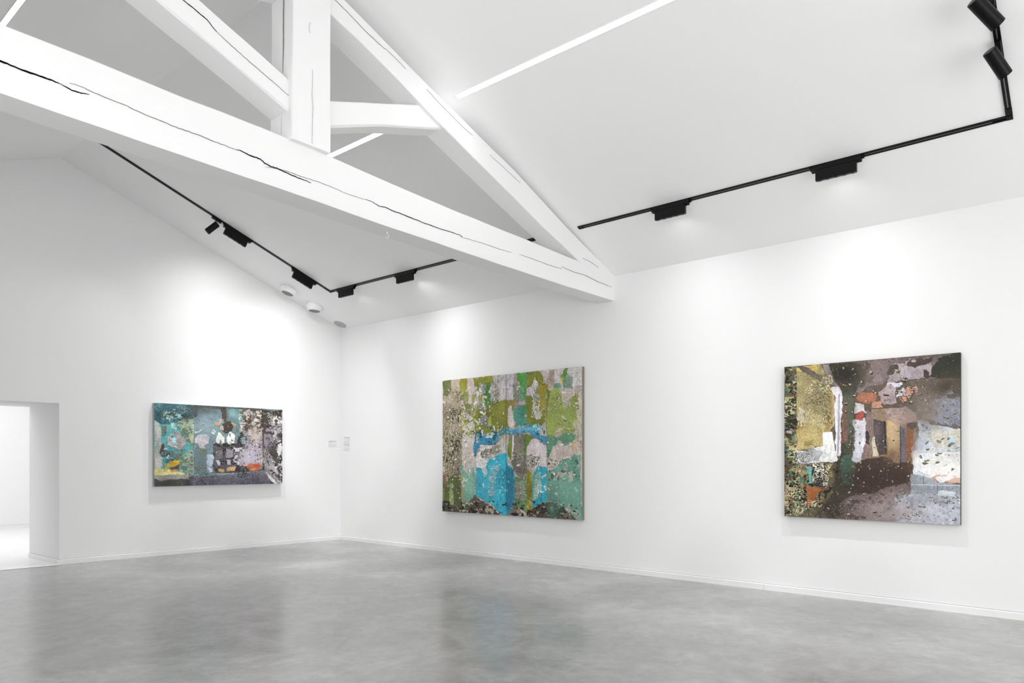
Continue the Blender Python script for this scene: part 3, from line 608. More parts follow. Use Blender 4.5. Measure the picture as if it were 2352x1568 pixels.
('P',(214,208,196),[(189,736),(187,733),(181,733),(179,737),(183,740),(188,740)],0.003,2),
('P',(110,116,60),[(274,720),(275,715),(264,710),(257,712),(261,718),(269,722)],0.003,0),
('P',(214,208,196),[(271,722),(271,718),(263,715),(258,716),(261,720),(267,723)],0.003,2),
('P',(110,116,60),[(261,864),(258,860),(254,861),(251,865),(254,868),(258,869)],0.003,0),
('P',(214,208,196),[(258,867),(256,864),(253,864),(251,867),(252,869),(256,871)],0.003,2),
('P',(110,116,60),[(206,818),(204,809),(199,807),(195,816),(193,829),(200,829)],0.003,0),
('P',(214,208,196),[(203,821),(201,814),(198,813),(194,819),(193,828),(198,828)],0.003,2),
('P',(110,116,60),[(220,858),(212,853),(207,858),(207,864),(212,871),(220,867)],0.003,0),
('P',(214,208,196),[(216,861),(210,859),(206,862),(207,866),(211,871),(216,868)],0.003,2),
('P',(110,116,60),[(183,720),(191,709),(183,706),(173,714),(167,726),(174,729)],0.003,0),
('P',(214,208,196),[(180,722),(186,714),(180,712),(173,718),(168,726),(173,728)],0.003,2),
('P',(110,116,60),[(239,808),(238,804),(234,803),(231,806),(232,811),(236,811)],0.003,0),
('P',(214,208,196),[(237,810),(236,807),(233,807),(230,809),(231,812),(234,813)],0.003,2),
('P',(110,116,60),[(201,591),(193,582),(186,588),(187,599),(197,606),(203,599)],0.003,0),
('P',(214,208,196),[(198,594),(192,588),(186,593),(188,600),(195,605),(199,600)],0.003,2),
('P',(110,116,60),[(194,530),(188,522),(182,522),(182,533),(188,542),(193,539)],0.003,0),
('P',(214,208,196),[(190,533),(187,527),(182,527),(182,535),(187,541),(190,539)],0.003,2),
('P',(110,116,60),[(188,576),(182,574),(173,577),(174,583),(179,585),(186,582)],0.003,0),
('P',(214,208,196),[(185,579),(180,578),(173,581),(174,585),(177,586),(183,584)],0.003,2),
('P',(110,116,60),[(248,697),(244,689),(238,684),(234,696),(234,707),(242,709)],0.003,0),
('P',(214,208,196),[(244,699),(241,694),(237,690),(234,699),(234,707),(240,708)],0.003,2),
('P',(110,116,60),[(238,686),(237,676),(230,675),(226,684),(226,694),(233,695)],0.003,0),
('P',(214,208,196),[(234,688),(234,681),(228,681),(225,687),(225,694),(231,694)],0.003,2),
('P',(110,116,60),[(189,633),(179,630),(171,635),(171,642),(178,645),(185,641)],0.003,0),
('P',(214,208,196),[(184,637),(177,635),(171,639),(171,644),(176,645),(182,643)],0.003,2),
('P',(110,116,60),[(275,875),(268,867),(260,873),(257,883),(266,890),(277,885)],0.003,0),
('P',(214,208,196),[(271,879),(266,873),(260,878),(258,884),(265,889),(272,886)],0.003,2),
('P',(110,116,60),[(222,568),(218,564),(214,567),(213,573),(219,575),(224,573)],0.003,0),
('P',(214,208,196),[(219,571),(217,568),(213,570),(213,574),(217,576),(221,574)],0.003,2),
('P',(110,116,60),[(222,722),(217,716),(210,716),(207,725),(213,730),(221,732)],0.003,0),
('P',(214,208,196),[(218,725),(215,721),(209,721),(207,727),(212,731),(217,732)],0.003,2),
]
ART_RIGHT=[
('P',(96,82,70),[(-13,1021),(1010,1011),(1010,-15),(-13,-20)],0,1),
('P',(84,86,60),[(-13,1004),(83,996),(83,-15),(-13,-20)],0,2),
('S',(74,132,112),[(-5,999),(83,992),(83,27),(-5,22)],0.2,26,40),
('S',(120,78,52),[(-5,999),(83,992),(83,27),(-5,22)],0.2,30,44),
('S',(170,164,110),[(-5,999),(83,992),(83,27),(-5,22)],0.2,40,60),
('S',(34,32,26),[(-5,999),(83,992),(83,27),(-5,22)],0.24,40,60),
('P',(180,166,112),[(80,984),(203,998),(234,995),(280,891),(314,784),(312,607),(288,556),(80,561)],0.004,3),
('P',(172,142,74),[(272,883),(314,784),(310,607),(288,560),(257,561),(280,762)],0.008,2),
('P',(206,178,84),[(80,988),(203,998),(215,969),(180,947),(80,971)],0.01,2),
('Q',(126,116,78),[(92,946),(295,914),(295,608),(100,631)],0.38,80,80),
('P',(96,92,76),[(195,872),(265,859),(257,803),(203,798)],0.014,2),
('P',(60,50,34),[(83,640),(132,630),(116,581),(83,565)],0.01,1),
('P',(220,210,190),[(83,731),(124,712),(128,646),(84,640)],0.014,2),
('P',(202,180,118),[(80,561),(203,615),(249,561),(246,472),(132,440),(80,441)],0.008,3),
('P',(130,124,60),[(132,506),(187,505),(180,473),(132,473)],0.01,1),
('Q',(168,144,80),[(80,615),(249,609),(246,439),(80,441)],0.3,80,80),
('P',(242,242,240),[(246,557),(304,559),(316,439),(337,367),(80,350),(80,441),(140,440),(246,472)],0.005,1),
('P',(172,174,174),[(96,424),(180,458),(236,431),(219,371),(96,362)],0.014,3),
('Q',(90,92,96),[(92,449),(242,456),(226,362),(92,362)],0.22,80,80),
('P',(92,76,72),[(80,998),(150,982),(242,914),(337,845),(318,835),(203,904),(120,956)],0.004,1),
('P',(166,150,160),[(238,993),(276,992),(310,920),(337,850),(291,866),(259,937)],0.004,1),
('P',(60,56,46),[(276,992),(288,991),(327,911),(337,850),(318,880)],0.002,0),
('P',(226,222,230),[(288,840),(344,846),(366,781),(354,403),(329,403),(318,639),(321,783)],0.006,1),
('P',(160,156,172),[(337,798),(349,798),(340,407),(329,407)],0.003,0),
('P',(60,56,42),[(299,994),(494,986),(472,869),(436,777),(436,619),(425,477),(436,241),(494,191),(436,158),(280,76),(180,-6),(249,156),(310,351),(352,395),(366,781),(339,862)],0.008,2),
('P',(80,84,66),[(366,797),(436,792),(433,556),(366,510)],0.01,1),
('P',(122,76,62),[(363,741),(400,731),(394,506),(357,486)],0.012,1),
('P',(54,92,72),[(359,395),(423,406),(430,225),(355,230)],0.014,1),
('P',(94,88,62),[(-5,345),(333,359),(299,158),(257,84),(180,-6),(-5,-7)],0.01,1),
('S',(66,120,90),[(-5,349),(180,350),(140,-4),(-5,-11)],0.24,40,50),
('S',(160,150,100),[(-5,349),(303,351),(257,75),(-5,-11)],0.24,50,60),
('S',(120,66,40),[(-5,349),(303,351),(257,75),(-5,-11)],0.16,40,50),
('S',(28,26,20),[(-5,354),(333,359),(272,76),(-5,-11)],0.26,44,50),
('P',(152,86,42),[(144,227),(180,195),(246,188),(203,151),(180,72),(147,79)],0.01,2),
('P',(40,38,32),[(183,354),(261,354),(268,205),(183,203)],0.008,1),
('Q',(226,222,204),[(180,358),(268,359),(272,205),(180,203)],0.4,60,70),
('P',(96,180,176),[(128,338),(177,332),(173,226),(156,225),(160,309)],0.008,2),
('P',(176,160,200),[(19,584),(60,574),(52,549),(19,557)],0.012,1),
('P',(120,104,104),[(494,986),(911,991),(911,867),(847,860),(620,854),(522,838),(472,794),(436,792),(472,877)],0.01,1),
('P',(168,154,160),[(662,969),(853,976),(853,930),(842,870),(624,858),(620,912)],0.014,2),
('P',(150,138,150),[(494,922),(593,937),(593,860),(508,866)],0.014,1),
('P',(62,56,44),[(494,986),(522,986),(508,905),(480,845),(451,823)],0.014,1),
('S',(72,60,52),[(494,988),(847,990),(847,857),(494,844)],0.24,20,24),
('P',(44,48,36),[(879,958),(911,984),(1010,1003),(1010,848),(850,860),(850,912)],0.014,1),
('P',(106,94,84),[(742,855),(1010,853),(1010,498),(948,543),(788,622),(783,749),(756,826)],0.006,1),
('P',(166,146,150),[(572,794),(620,841),(672,824),(672,725),(600,712)],0.006,1),
('P',(204,204,218),[(619,843),(697,839),(689,818),(620,826)],0.012,1),
('P',(166,94,64),[(438,773),(480,799),(572,800),(552,753),(510,724),(454,740)],0.01,2),
('P',(208,152,132),[(675,744),(719,825),(777,818),(779,772),(703,720)],0.014,2),
('P',(208,206,220),[(668,786),(709,821),(716,776),(678,747)],0.014,1),
('P',(196,140,116),[(537,724),(593,752),(594,702),(537,699)],0.012,1),
('P',(148,124,100),[(530,694),(716,694),(783,633),(777,585),(757,379),(662,356),(620,394),(533,394)],0.003,1),
('P',(180,150,104),[(620,628),(690,606),(689,549),(678,398),(662,375),(627,396)],0.004,0),
('P',(162,134,132),[(607,688),(713,696),(779,643),(774,592),(663,592),(624,628)],0.006,1),
('P',(72,58,60),[(542,631),(607,615),(615,413),(544,404)],0.003,1),
('P',(40,34,34),[(598,621),(611,613),(618,413),(607,409)],0.002,0),
('P',(92,98,124),[(689,587),(719,573),(720,366),(691,356)],0.003,1),
('P',(50,46,50),[(689,587),(694,586),(694,356),(689,360)],0.002,0),
('P',(122,86,60),[(719,573),(770,591),(754,379),(721,371)],0.004,1),
('P',(56,52,60),[(722,601),(777,606),(774,562),(729,573)],0.012,1),
('P',(132,108,102),[(501,683),(538,685),(538,406),(522,351),(472,347),(472,508)],0.012,2),
('P',(208,208,218),[(430,618),(495,631),(500,500),(474,477),(467,359),(436,375)],0.012,2),
('P',(192,190,190),[(436,737),(495,725),(500,679),(436,666)],0.014,2),
('P',(168,72,60),[(447,680),(483,689),(472,632),(444,633)],0.014,1),
('P',(60,52,46),[(501,554),(517,554),(519,476),(500,484)],0.008,0),
('P',(220,212,180),[(540,522),(551,522),(566,437),(565,402),(540,402)],0.006,1),
('P',(68,50,40),[(436,351),(537,394),(624,402),(663,360),(757,367),(752,247),(655,207),(551,173),(436,182)],0.008,2),
('P',(122,102,98),[(378,128),(551,177),(752,255),(750,172),(722,95),(689,-12),(180,-6),(280,76)],0.012,1),
('S',(72,56,48),[(180,-1),(436,178),(749,247),(689,-5)],0.22,34,40),
('P',(166,168,182),[(689,124),(756,183),(1010,194),(1010,-15),(662,-14)],0.012,1),
('S',(120,118,128),[(662,169),(1010,187),(1010,-8),(662,-14)],0.22,50,60),
('S',(206,206,216),[(662,169),(1010,187),(1010,-8),(662,-14)],0.14,50,60),
('P',(206,212,216),[(783,623),(853,590),(1010,548),(1010,241),(847,255),(761,285),(748,446),(788,502)],0.006,1),
('P',(202,198,184),[(853,545),(1010,548),(1010,469),(885,456),(847,501)],0.014,1),
('P',(136,140,158),[(831,641),(853,730),(911,734),(1010,743),(1010,563),(939,576),(840,642)],0.016,2),
('P',(186,198,218),[(794,621),(839,590),(822,545),(790,554)],0.014,1),
('P',(176,184,204),[(920,807),(961,808),(964,757),(926,763)],0.016,2),
('P',(190,206,222),[(831,680),(853,678),(847,642),(831,642)],0.014,1),
('P',(194,210,226),[(931,514),(973,509),(973,469),(936,477)],0.012,1),
('P',(232,232,234),[(762,418),(1010,424),(1010,288),(853,282),(795,315),(762,352)],0.008,1),
('P',(206,148,126),[(847,277),(907,294),(967,291),(1010,267),(1010,239),(879,255)],0.014,2),
('P',(236,236,236),[(879,283),(948,291),(961,262),(892,257)],0.014,1),
('P',(150,156,166),[(748,291),(815,284),(885,248),(1010,236),(1010,183),(748,175)],0.004,1),
('P',(208,222,228),[(890,191),(979,201),(982,170),(890,166)],0.01,1),
('P',(140,144,156),[(748,446),(769,487),(795,494),(788,435),(756,420)],0.01,1),
('K',(208,212,220),[(749,230),(1010,228)],5),
('K',(90,84,84),[(815,285),(813,237)],4),
('K',(90,84,84),[(885,228),(884,183)],4),
('K',(236,236,240),[(749,416),(1010,420)],6),
('K',(84,70,66),[(515,694),(607,696),(712,700)],7),
('K',(70,56,50),[(885,124),(948,141),(951,127)],6),
('G',(132,114,108),[(522,920),(614,912),(522,850)],0.6),
('G',(130,118,108),[(821,673),(904,669),(821,576)],0.75),
('G',(78,66,54),[(961,812),(1065,805),(961,761)],0.8),
('G',(198,172,132),[(655,566),(682,565),(655,497)],0.6),
('G',(118,88,62),[(651,405),(692,405),(651,367)],0.7),
('G',(156,144,146),[(655,62),(828,70),(655,1)],0.7),
('G',(58,42,34),[(494,265),(614,267),(494,195)],0.75),
('G',(56,44,36),[(310,54),(407,58),(310,-11)],0.7),
('G',(150,152,164),[(802,147),(911,151),(802,117)],0.7),
('G',(198,202,214),[(898,73),(1004,78),(898,22)],0.5),
('G',(240,238,230),[(936,338),(1010,339),(936,280)],0.6),
('G',(174,178,190),[(795,472),(821,472),(795,412)],0.6),
('G',(216,192,124),[(132,539),(203,538),(132,490)],0.5),
('G',(150,138,94),[(195,791),(280,786),(195,668)],0.5),
('G',(86,94,78),[(407,668),(432,667),(407,430)],0.5),
('G',(40,38,28),[(385,931),(465,924),(385,867)],0.75),
('G',(104,88,88),[(565,560),(586,560),(565,514)],0.6),
('G',(222,214,226),[(333,719),(355,718),(333,647)],0.4),
('G',(140,84,56),[(742,473),(765,472),(742,382)],0.5),
('G',(182,128,104),[(494,766),(537,763),(494,742)],0.4),
('Q',(40,36,28),[(1,995),(83,988),(83,18),(1,-3)],0.2,24,30),
('Q',(190,186,140),[(1,995),(83,988),(83,18),(1,-3)],0.12,26,34),
('Q',(214,200,150),[(92,946),(295,914),(295,608),(92,598)],0.2,60,60),
('Q',(96,88,56),[(92,946),(295,914),(295,608),(92,598)],0.16,60,60),
('Q',(200,190,150),[(1,333),(303,351),(257,75),(1,-11)],0.14,36,40),
('Q',(96,66,50),[(451,792),(775,824),(775,712),(451,713)],0.1,30,30),
('P',(96,96,74),[(847,441),(843,437),(832,437),(830,444),(835,448),(847,448)],0.003,0),
('P',(140,142,110),[(844,443),(840,441),(832,441),(831,446),(835,449),(844,449)],0.003,2),
('P',(96,96,74),[(898,372),(896,362),(884,356),(875,357),(878,367),(889,371)],0.003,0),
('P',(140,142,110),[(894,372),(893,365),(883,361),(877,362),(879,368),(887,371)],0.003,2),
('P',(96,96,74),[(953,424),(948,423),(938,429),(936,435),(941,435),(950,429)],0.003,0),
('P',(140,142,110),[(950,427),(946,427),(939,432),(937,436),(941,436),(947,431)],0.003,2),
('P',(96,96,74),[(965,476),(963,467),(948,453),(939,457),(942,468),(957,478)],0.003,0),
('P',(140,142,110),[(961,476),(959,469),(948,460),(941,462),(944,470),(955,477)],0.003,2),
('P',(96,96,74),[(907,482),(899,477),(887,478),(882,486),(889,492),(901,489)],0.003,0),
('P',(140,142,110),[(902,485),(897,481),(888,482),(884,487),(889,492),(898,490)],0.003,2),
('P',(96,96,74),[(844,356),(831,351),(812,350),(804,360),(816,365),(831,363)],0.003,0),
('P',(140,142,110),[(838,359),(828,355),(814,355),(808,362),(817,365),(828,364)],0.003,2),
('P',(96,96,74),[(969,325),(968,319),(961,316),(956,323),(961,329),(967,332)],0.003,0),
('P',(140,142,110),[(967,327),(965,323),(960,321),(957,326),(960,330),(965,332)],0.003,2),
('P',(96,96,74),[(807,389),(799,384),(792,394),(793,402),(799,406),(805,398)],0.003,0),
('P',(140,142,110),[(804,393),(798,390),(792,397),(793,402),(798,405),(802,399)],0.003,2),
('P',(96,96,74),[(844,490),(838,481),(826,470),(817,468),(824,477),(835,486)],0.003,0),
('P',(140,142,110),[(840,489),(835,482),(826,475),(819,473),(824,480),(832,486)],0.003,2),
('P',(96,96,74),[(913,412),(903,409),(890,411),(882,419),(892,421),(904,419)],0.003,0),
('P',(140,142,110),[(908,415),(900,413),(890,415),(884,420),(892,422),(901,420)],0.003,2),
('P',(96,96,74),[(1001,449),(993,446),(982,443),(975,445),(983,448),(995,451)],0.003,0),
('P',(140,142,110),[(997,450),(991,448),(982,447),(977,448),(983,450),(992,452)],0.003,2),
('P',(96,96,74),[(893,403),(888,400),(879,402),(874,411),(883,413),(893,410)],0.003,0),
('P',(140,142,110),[(890,406),(887,404),(879,405),(876,412),(883,413),(890,411)],0.003,2),
('P',(96,96,74),[(922,503),(917,498),(907,496),(900,499),(907,503),(916,506)],0.003,0),
('P',(140,142,110),[(918,505),(914,501),(907,500),(902,502),(907,505),(914,507)],0.003,2),
('P',(96,96,74),[(947,506),(946,498),(938,494),(934,500),(935,507),(942,511)],0.003,0),
('P',(140,142,110),[(944,507),(943,502),(937,499),(934,503),(935,508),(940,510)],0.003,2),
('P',(96,96,74),[(977,473),(970,467),(953,464),(946,465),(953,470),(967,475)],0.003,0),
('P',(140,142,110),[(972,474),(967,470),(953,467),(948,469),(953,472),(964,475)],0.003,2),
('P',(96,96,74),[(848,379),(839,372),(821,365),(815,367),(822,373),(836,378)],0.003,0),
('P',(140,142,110),[(842,379),(836,374),(822,369),(817,371),(823,375),(833,379)],0.003,2),
('P',(60,56,44),[(821,821),(821,816),(812,809),(805,809),(809,816),(816,822)],0.003,0),
('P',(150,146,120),[(818,822),(818,818),(811,813),(806,814),(809,818),(814,822)],0.003,2),
('P',(60,56,44),[(830,793),(825,792),(819,797),(820,801),(823,802),(829,799)],0.003,0),
('P',(150,146,120),[(827,796),(823,796),(819,799),(819,802),(822,803),(826,801)],0.003,2),
('P',(60,56,44),[(946,618),(938,616),(925,620),(917,624),(926,625),(940,623)],0.003,0),
('P',(150,146,120),[(941,621),(935,620),(925,622),(920,625),(926,626),(937,625)],0.003,2),
('P',(60,56,44),[(971,694),(966,686),(957,689),(955,697),(959,704),(966,702)],0.003,0),
('P',(150,146,120),[(968,697),(964,691),(957,693),(955,699),(958,704),(964,703)],0.003,2),
('P',(60,56,44),[(808,775),(802,767),(792,759),(785,757),(789,764),(801,774)],0.003,0),
('P',(150,146,120),[(804,775),(800,769),(792,763),(786,762),(790,767),(799,774)],0.003,2),
('P',(60,56,44),[(811,740),(810,732),(803,732),(797,736),(798,744),(806,743)],0.003,0),
('P',(150,146,120),[(808,742),(807,736),(802,736),(798,739),(798,744),(804,744)],0.003,2),
('P',(60,56,44),[(783,791),(779,784),(768,779),(762,783),(763,790),(777,796)],0.003,0),
('P',(150,146,120),[(779,792),(776,787),(767,783),(763,786),(764,792),(775,796)],0.003,2),
('P',(60,56,44),[(1000,654),(991,648),(976,644),(965,643),(974,649),(990,654)],0.003,0),
('P',(150,146,120),[(994,655),(988,650),(977,648),(968,647),(975,651),(987,655)],0.003,2),
('P',(50,44,34),[(633,769),(618,769),(604,773),(595,786),(609,790),(626,783)],0.003,0),
('P',(176,168,134),[(627,774),(616,774),(605,777),(599,786),(609,789),(622,784)],0.003,2),
('P',(50,44,34),[(418,853),(414,848),(406,849),(399,856),(406,863),(415,859)],0.003,0),
('P',(176,168,134),[(415,856),(412,852),(406,853),(401,858),(406,863),(413,860)],0.003,2),
('P',(50,44,34),[(693,922),(687,912),(678,905),(668,900),(672,909),(683,918)],0.003,0),
('P',(176,168,134),[(689,921),(684,914),(678,909),(670,906),(673,912),(681,918)],0.003,2),
('P',(50,44,34),[(755,805),(747,805),(733,818),(732,825),(739,823),(749,814)],0.003,0),
('P',(176,168,134),[(751,810),(745,811),(734,819),(734,824),(739,823),(746,817)],0.003,2),
('P',(50,44,34),[(433,956),(432,947),(424,941),(415,942),(416,951),(424,957)],0.003,0),
('P',(176,168,134),[(429,956),(428,950),(423,946),(416,946),(417,953),(423,957)],0.003,2),
('P',(50,44,34),[(565,794),(568,783),(561,782),(553,785),(552,794),(556,799)],0.003,0),
('P',(176,168,134),[(562,795),(564,787),(559,787),(553,788),(552,795),(555,799)],0.003,2),
('P',(50,44,34),[(377,962),(377,950),(367,946),(361,955),(361,965),(368,969)],0.003,0),
('P',(176,168,134),[(373,963),(373,955),(366,952),(361,959),(361,965),(367,968)],0.003,2),
('P',(50,44,34),[(683,912),(677,905),(665,917),(660,927),(669,931),(685,921)],0.003,0),
('P',(176,168,134),[(679,916),(674,911),(665,920),(662,927),(669,929),(680,923)],0.003,2),
('P',(50,44,34),[(513,744),(509,739),(499,736),(489,738),(493,746),(507,747)],0.003,0),
('P',(176,168,134),[(509,746),(506,742),(498,740),(491,742),(494,747),(505,748)],0.003,2),
('P',(50,44,34),[(398,738),(394,729),(380,725),(372,728),(378,735),(390,742)],0.003,0),
('P',(176,168,134),[(393,739),(390,733),(380,730),(374,732),(378,737),(387,742)],0.003,2),
('P',(50,44,34),[(399,842),(386,843),(367,851),(364,857),(371,858),(386,851)],0.003,0),
('P',(176,168,134),[(392,847),(382,848),(368,853),(366,857),(371,858),(382,853)],0.003,2),
('P',(50,44,34),[(711,866),(700,863),(690,870),(688,882),(698,885),(707,878)],0.003,0),
('P',(176,168,134),[(707,870),(698,869),(691,874),(689,882),(697,884),(703,879)],0.003,2),
('P',(50,44,34),[(538,913),(528,911),(520,919),(521,928),(529,931),(539,925)],0.003,0),
('P',(176,168,134),[(534,918),(526,916),(520,922),(522,928),(527,931),(535,926)],0.003,2),
('P',(50,44,34),[(724,852),(714,847),(699,854),(691,865),(702,867),(717,863)],0.003,0),
('P',(176,168,134),[(718,856),(711,853),(699,858),(694,865),(702,867),(713,864)],0.003,2),
('P',(50,44,34),[(680,783),(673,778),(664,779),(662,788),(667,796),(676,793)],0.003,0),
('P',(176,168,134),[(676,786),(671,783),(664,783),(663,790),(667,796),(674,793)],0.003,2),
('P',(50,44,34),[(706,789),(696,786),(680,792),(670,800),(680,803),(698,797)],0.003,0),
('P',(176,168,134),[(700,793),(693,791),(681,795),(673,801),(681,803),(694,799)],0.003,2),
('P',(50,44,34),[(761,728),(758,718),(745,713),(736,715),(739,724),(751,730)],0.003,0),
('P',(176,168,134),[(756,728),(754,721),(744,718),(738,719),(740,726),(749,730)],0.003,2),
('P',(50,44,34),[(450,780),(444,771),(428,771),(419,778),(429,784),(440,785)],0.003,0),
('P',(176,168,134),[(445,782),(440,776),(428,776),(422,781),(429,785),(437,786)],0.003,2),
('P',(50,44,34),[(550,801),(546,795),(538,798),(536,805),(540,810),(548,808)],0.003,0),
('P',(176,168,134),[(547,804),(544,800),(538,802),(537,807),(540,810),(545,809)],0.003,2),
('P',(50,44,34),[(446,918),(443,912),(437,912),(431,917),(436,922),(441,924)],0.003,0),
('P',(176,168,134),[(443,921),(441,916),(436,916),(432,920),(435,923),(439,924)],0.003,2),
('P',(50,44,34),[(484,864),(484,855),(476,857),(471,863),(474,871),(481,873)],0.003,0),
('P',(176,168,134),[(481,866),(481,860),(475,861),(471,865),(473,871),(479,872)],0.003,2),
('P',(50,44,34),[(751,750),(745,745),(734,746),(730,756),(736,764),(750,760)],0.003,0),
('P',(176,168,134),[(747,753),(742,750),(735,750),(732,757),(736,763),(746,760)],0.003,2),
('P',(40,38,30),[(464,265),(465,259),(462,254),(457,258),(454,264),(459,266)],0.003,0),
('P',(180,172,150),[(462,266),(462,262),(460,259),(456,261),(454,265),(458,267)],0.003,2),
('P',(40,38,30),[(465,312),(461,305),(457,305),(457,314),(461,322),(465,320)],0.003,0),
('P',(180,172,150),[(462,315),(460,310),(456,310),(457,316),(459,322),(463,321)],0.003,2),
('P',(40,38,30),[(468,535),(464,529),(461,529),(463,537),(467,544),(471,546)],0.003,0),
('P',(180,172,150),[(466,537),(463,533),(461,534),(462,539),(466,544),(468,545)],0.003,2),
('P',(40,38,30),[(445,609),(438,606),(433,609),(434,617),(441,621),(446,617)],0.003,0),
('P',(180,172,150),[(442,612),(437,611),(434,613),(434,618),(439,621),(443,618)],0.003,2),
('P',(40,38,30),[(386,522),(384,516),(379,518),(378,524),(380,530),(385,528)],0.003,0),
('P',(180,172,150),[(384,525),(382,520),(378,522),(377,526),(379,530),(383,529)],0.003,2),
('P',(40,38,30),[(402,451),(398,449),(395,449),(397,454),(400,458),(404,457)],0.003,0),
('P',(180,172,150),[(400,454),(397,453),(395,452),(396,456),(399,459),(401,458)],0.003,2),
('P',(40,38,30),[(447,556),(446,550),(444,547),(439,551),(438,558),(441,562)],0.003,0),
('P',(180,172,150),[(445,557),(444,553),(442,551),(438,554),(438,559),(440,561)],0.003,2),
('P',(40,38,30),[(410,167),(403,160),(396,164),(399,174),(406,179),(412,177)],0.003,0),
('P',(180,172,150),[(407,170),(402,165),(397,168),(399,175),(404,179),(409,177)],0.003,2),
('P',(40,38,30),[(428,679),(424,674),(419,675),(416,679),(418,685),(424,684)],0.003,0),
('P',(180,172,150),[(425,681),(422,678),(418,679),(416,681),(417,686),(422,685)],0.003,2),
('P',(40,38,30),[(414,472),(410,466),(403,466),(399,470),(401,476),(408,476)],0.003,0),
('P',(180,172,150),[(410,474),(407,470),(402,470),(399,473),(401,477),(406,477)],0.003,2),
('P',(40,38,30),[(425,552),(420,546),(414,549),(411,556),(416,560),(422,559)],0.003,0),
('P',(180,172,150),[(422,555),(418,551),(413,553),(412,558),(415,561),(419,560)],0.003,2),
('P',(40,38,30),[(434,281),(434,275),(430,272),(423,271),(424,278),(428,284)],0.003,0),
('P',(180,172,150),[(432,282),(431,278),(428,275),(423,275),(424,280),(427,284)],0.003,2),
('P',(40,38,30),[(424,198),(421,192),(415,189),(410,190),(411,196),(418,199)],0.003,0),
('P',(180,172,150),[(420,199),(418,195),(414,193),(410,194),(411,198),(416,200)],0.003,2),
('P',(40,38,30),[(431,670),(428,666),(424,666),(424,671),(426,675),(430,675)],0.003,0),
('P',(180,172,150),[(429,672),(427,670),(424,670),(423,674),(425,676),(428,676)],0.003,2),
('P',(40,38,30),[(432,220),(432,212),(428,207),(421,213),(419,224),(425,227)],0.003,0),
('P',(180,172,150),[(429,221),(429,215),(427,212),(421,216),(419,224),(424,226)],0.003,2),
('P',(40,38,30),[(432,329),(426,328),(420,331),(421,337),(425,338),(431,335)],0.003,0),
('P',(180,172,150),[(429,332),(424,332),(420,334),(420,338),(424,339),(428,337)],0.003,2),
('P',(40,38,30),[(390,269),(385,264),(380,270),(378,278),(386,279),(393,275)],0.003,0),
('P',(180,172,150),[(388,272),(384,269),(380,273),(379,278),(384,279),(390,277)],0.003,2),
('P',(40,38,30),[(387,680),(385,674),(379,673),(377,681),(379,692),(386,690)],0.003,0),
('P',(180,172,150),[(384,683),(383,678),(378,678),(377,684),(378,691),(384,690)],0.003,2),
('P',(40,38,30),[(479,329),(477,325),(473,326),(472,331),(476,333),(478,332)],0.003,0),
('P',(180,172,150),[(477,331),(475,329),(472,330),(472,333),(474,335),(476,334)],0.003,2),
('P',(40,38,30),[(436,711),(436,706),(432,705),(429,709),(429,713),(434,715)],0.003,0),
('P',(180,172,150),[(434,713),(434,710),(430,709),(428,712),(429,715),(432,716)],0.003,2),
('P',(44,34,28),[(554,455),(550,453),(543,452),(541,456),(544,458),(550,457)],0.003,0),
('P',(170,156,134),[(551,457),(547,456),(543,455),(541,458),(543,460),(548,459)],0.003,2),
('P',(44,34,28),[(482,370),(480,364),(471,361),(466,363),(467,368),(476,370)],0.003,0),
('P',(170,156,134),[(479,371),(477,367),(470,365),(467,366),(467,370),(474,371)],0.003,2),
('P',(44,34,28),[(713,410),(711,407),(708,405),(705,408),(706,412),(710,413)],0.003,0),
('P',(170,156,134),[(710,412),(709,410),(707,409),(704,411),(706,413),(708,414)],0.003,2),
('P',(44,34,28),[(469,487),(468,479),(463,479),(461,486),(462,494),(467,494)],0.003,0),
('P',(170,156,134),[(466,489),(466,484),(462,484),(461,488),(461,494),(465,494)],0.003,2),
('P',(44,34,28),[(528,315),(523,306),(518,312),(516,319),(521,327),(526,322)],0.003,0),
('P',(170,156,134),[(525,318),(521,312),(517,316),(516,321),(520,326),(524,323)],0.003,2),
('P',(44,34,28),[(606,490),(600,484),(593,483),(590,492),(595,498),(602,497)],0.003,0),
('P',(170,156,134),[(603,492),(598,488),(593,488),(591,494),(594,498),(599,497)],0.003,2),
('P',(44,34,28),[(708,205),(709,197),(704,192),(698,196),(698,204),(702,207)],0.003,0),
('P',(170,156,134),[(706,206),(706,201),(703,197),(698,200),(698,205),(701,208)],0.003,2),
('P',(44,34,28),[(656,498),(657,493),(651,491),(648,492),(648,497),(653,501)],0.003,0),
('P',(170,156,134),[(654,499),(654,496),(650,495),(647,495),(648,498),(651,501)],0.003,2),
('P',(44,34,28),[(478,354),(471,350),(465,352),(465,361),(471,368),(478,365)],0.003,0),
('P',(170,156,134),[(475,357),(469,355),(465,356),(465,362),(469,367),(475,365)],0.003,2),
('P',(44,34,28),[(498,448),(495,444),(491,444),(488,447),(491,451),(495,452)],0.003,0),
('P',(170,156,134),[(495,450),(493,447),(490,448),(488,450),(490,452),(493,453)],0.003,2),
('P',(44,34,28),[(741,281),(738,274),(732,276),(730,284),(735,290),(740,287)],0.003,0),
('P',(170,156,134),[(739,284),(737,279),(732,280),(730,286),(734,290),(738,288)],0.003,2),
('P',(44,34,28),[(575,474),(574,470),(569,466),(566,467),(567,471),(571,474)],0.003,0),
('P',(170,156,134),[(572,475),(571,472),(568,470),(565,470),(566,473),(569,475)],0.003,2),
('P',(44,34,28),[(480,385),(478,379),(475,379),(474,386),(477,392),(480,395)],0.003,0),
('P',(170,156,134),[(478,388),(476,383),(474,384),(474,389),(476,393),(478,394)],0.003,2),
('P',(44,34,28),[(753,356),(752,352),(747,348),(744,350),(745,354),(749,359)],0.003,0),
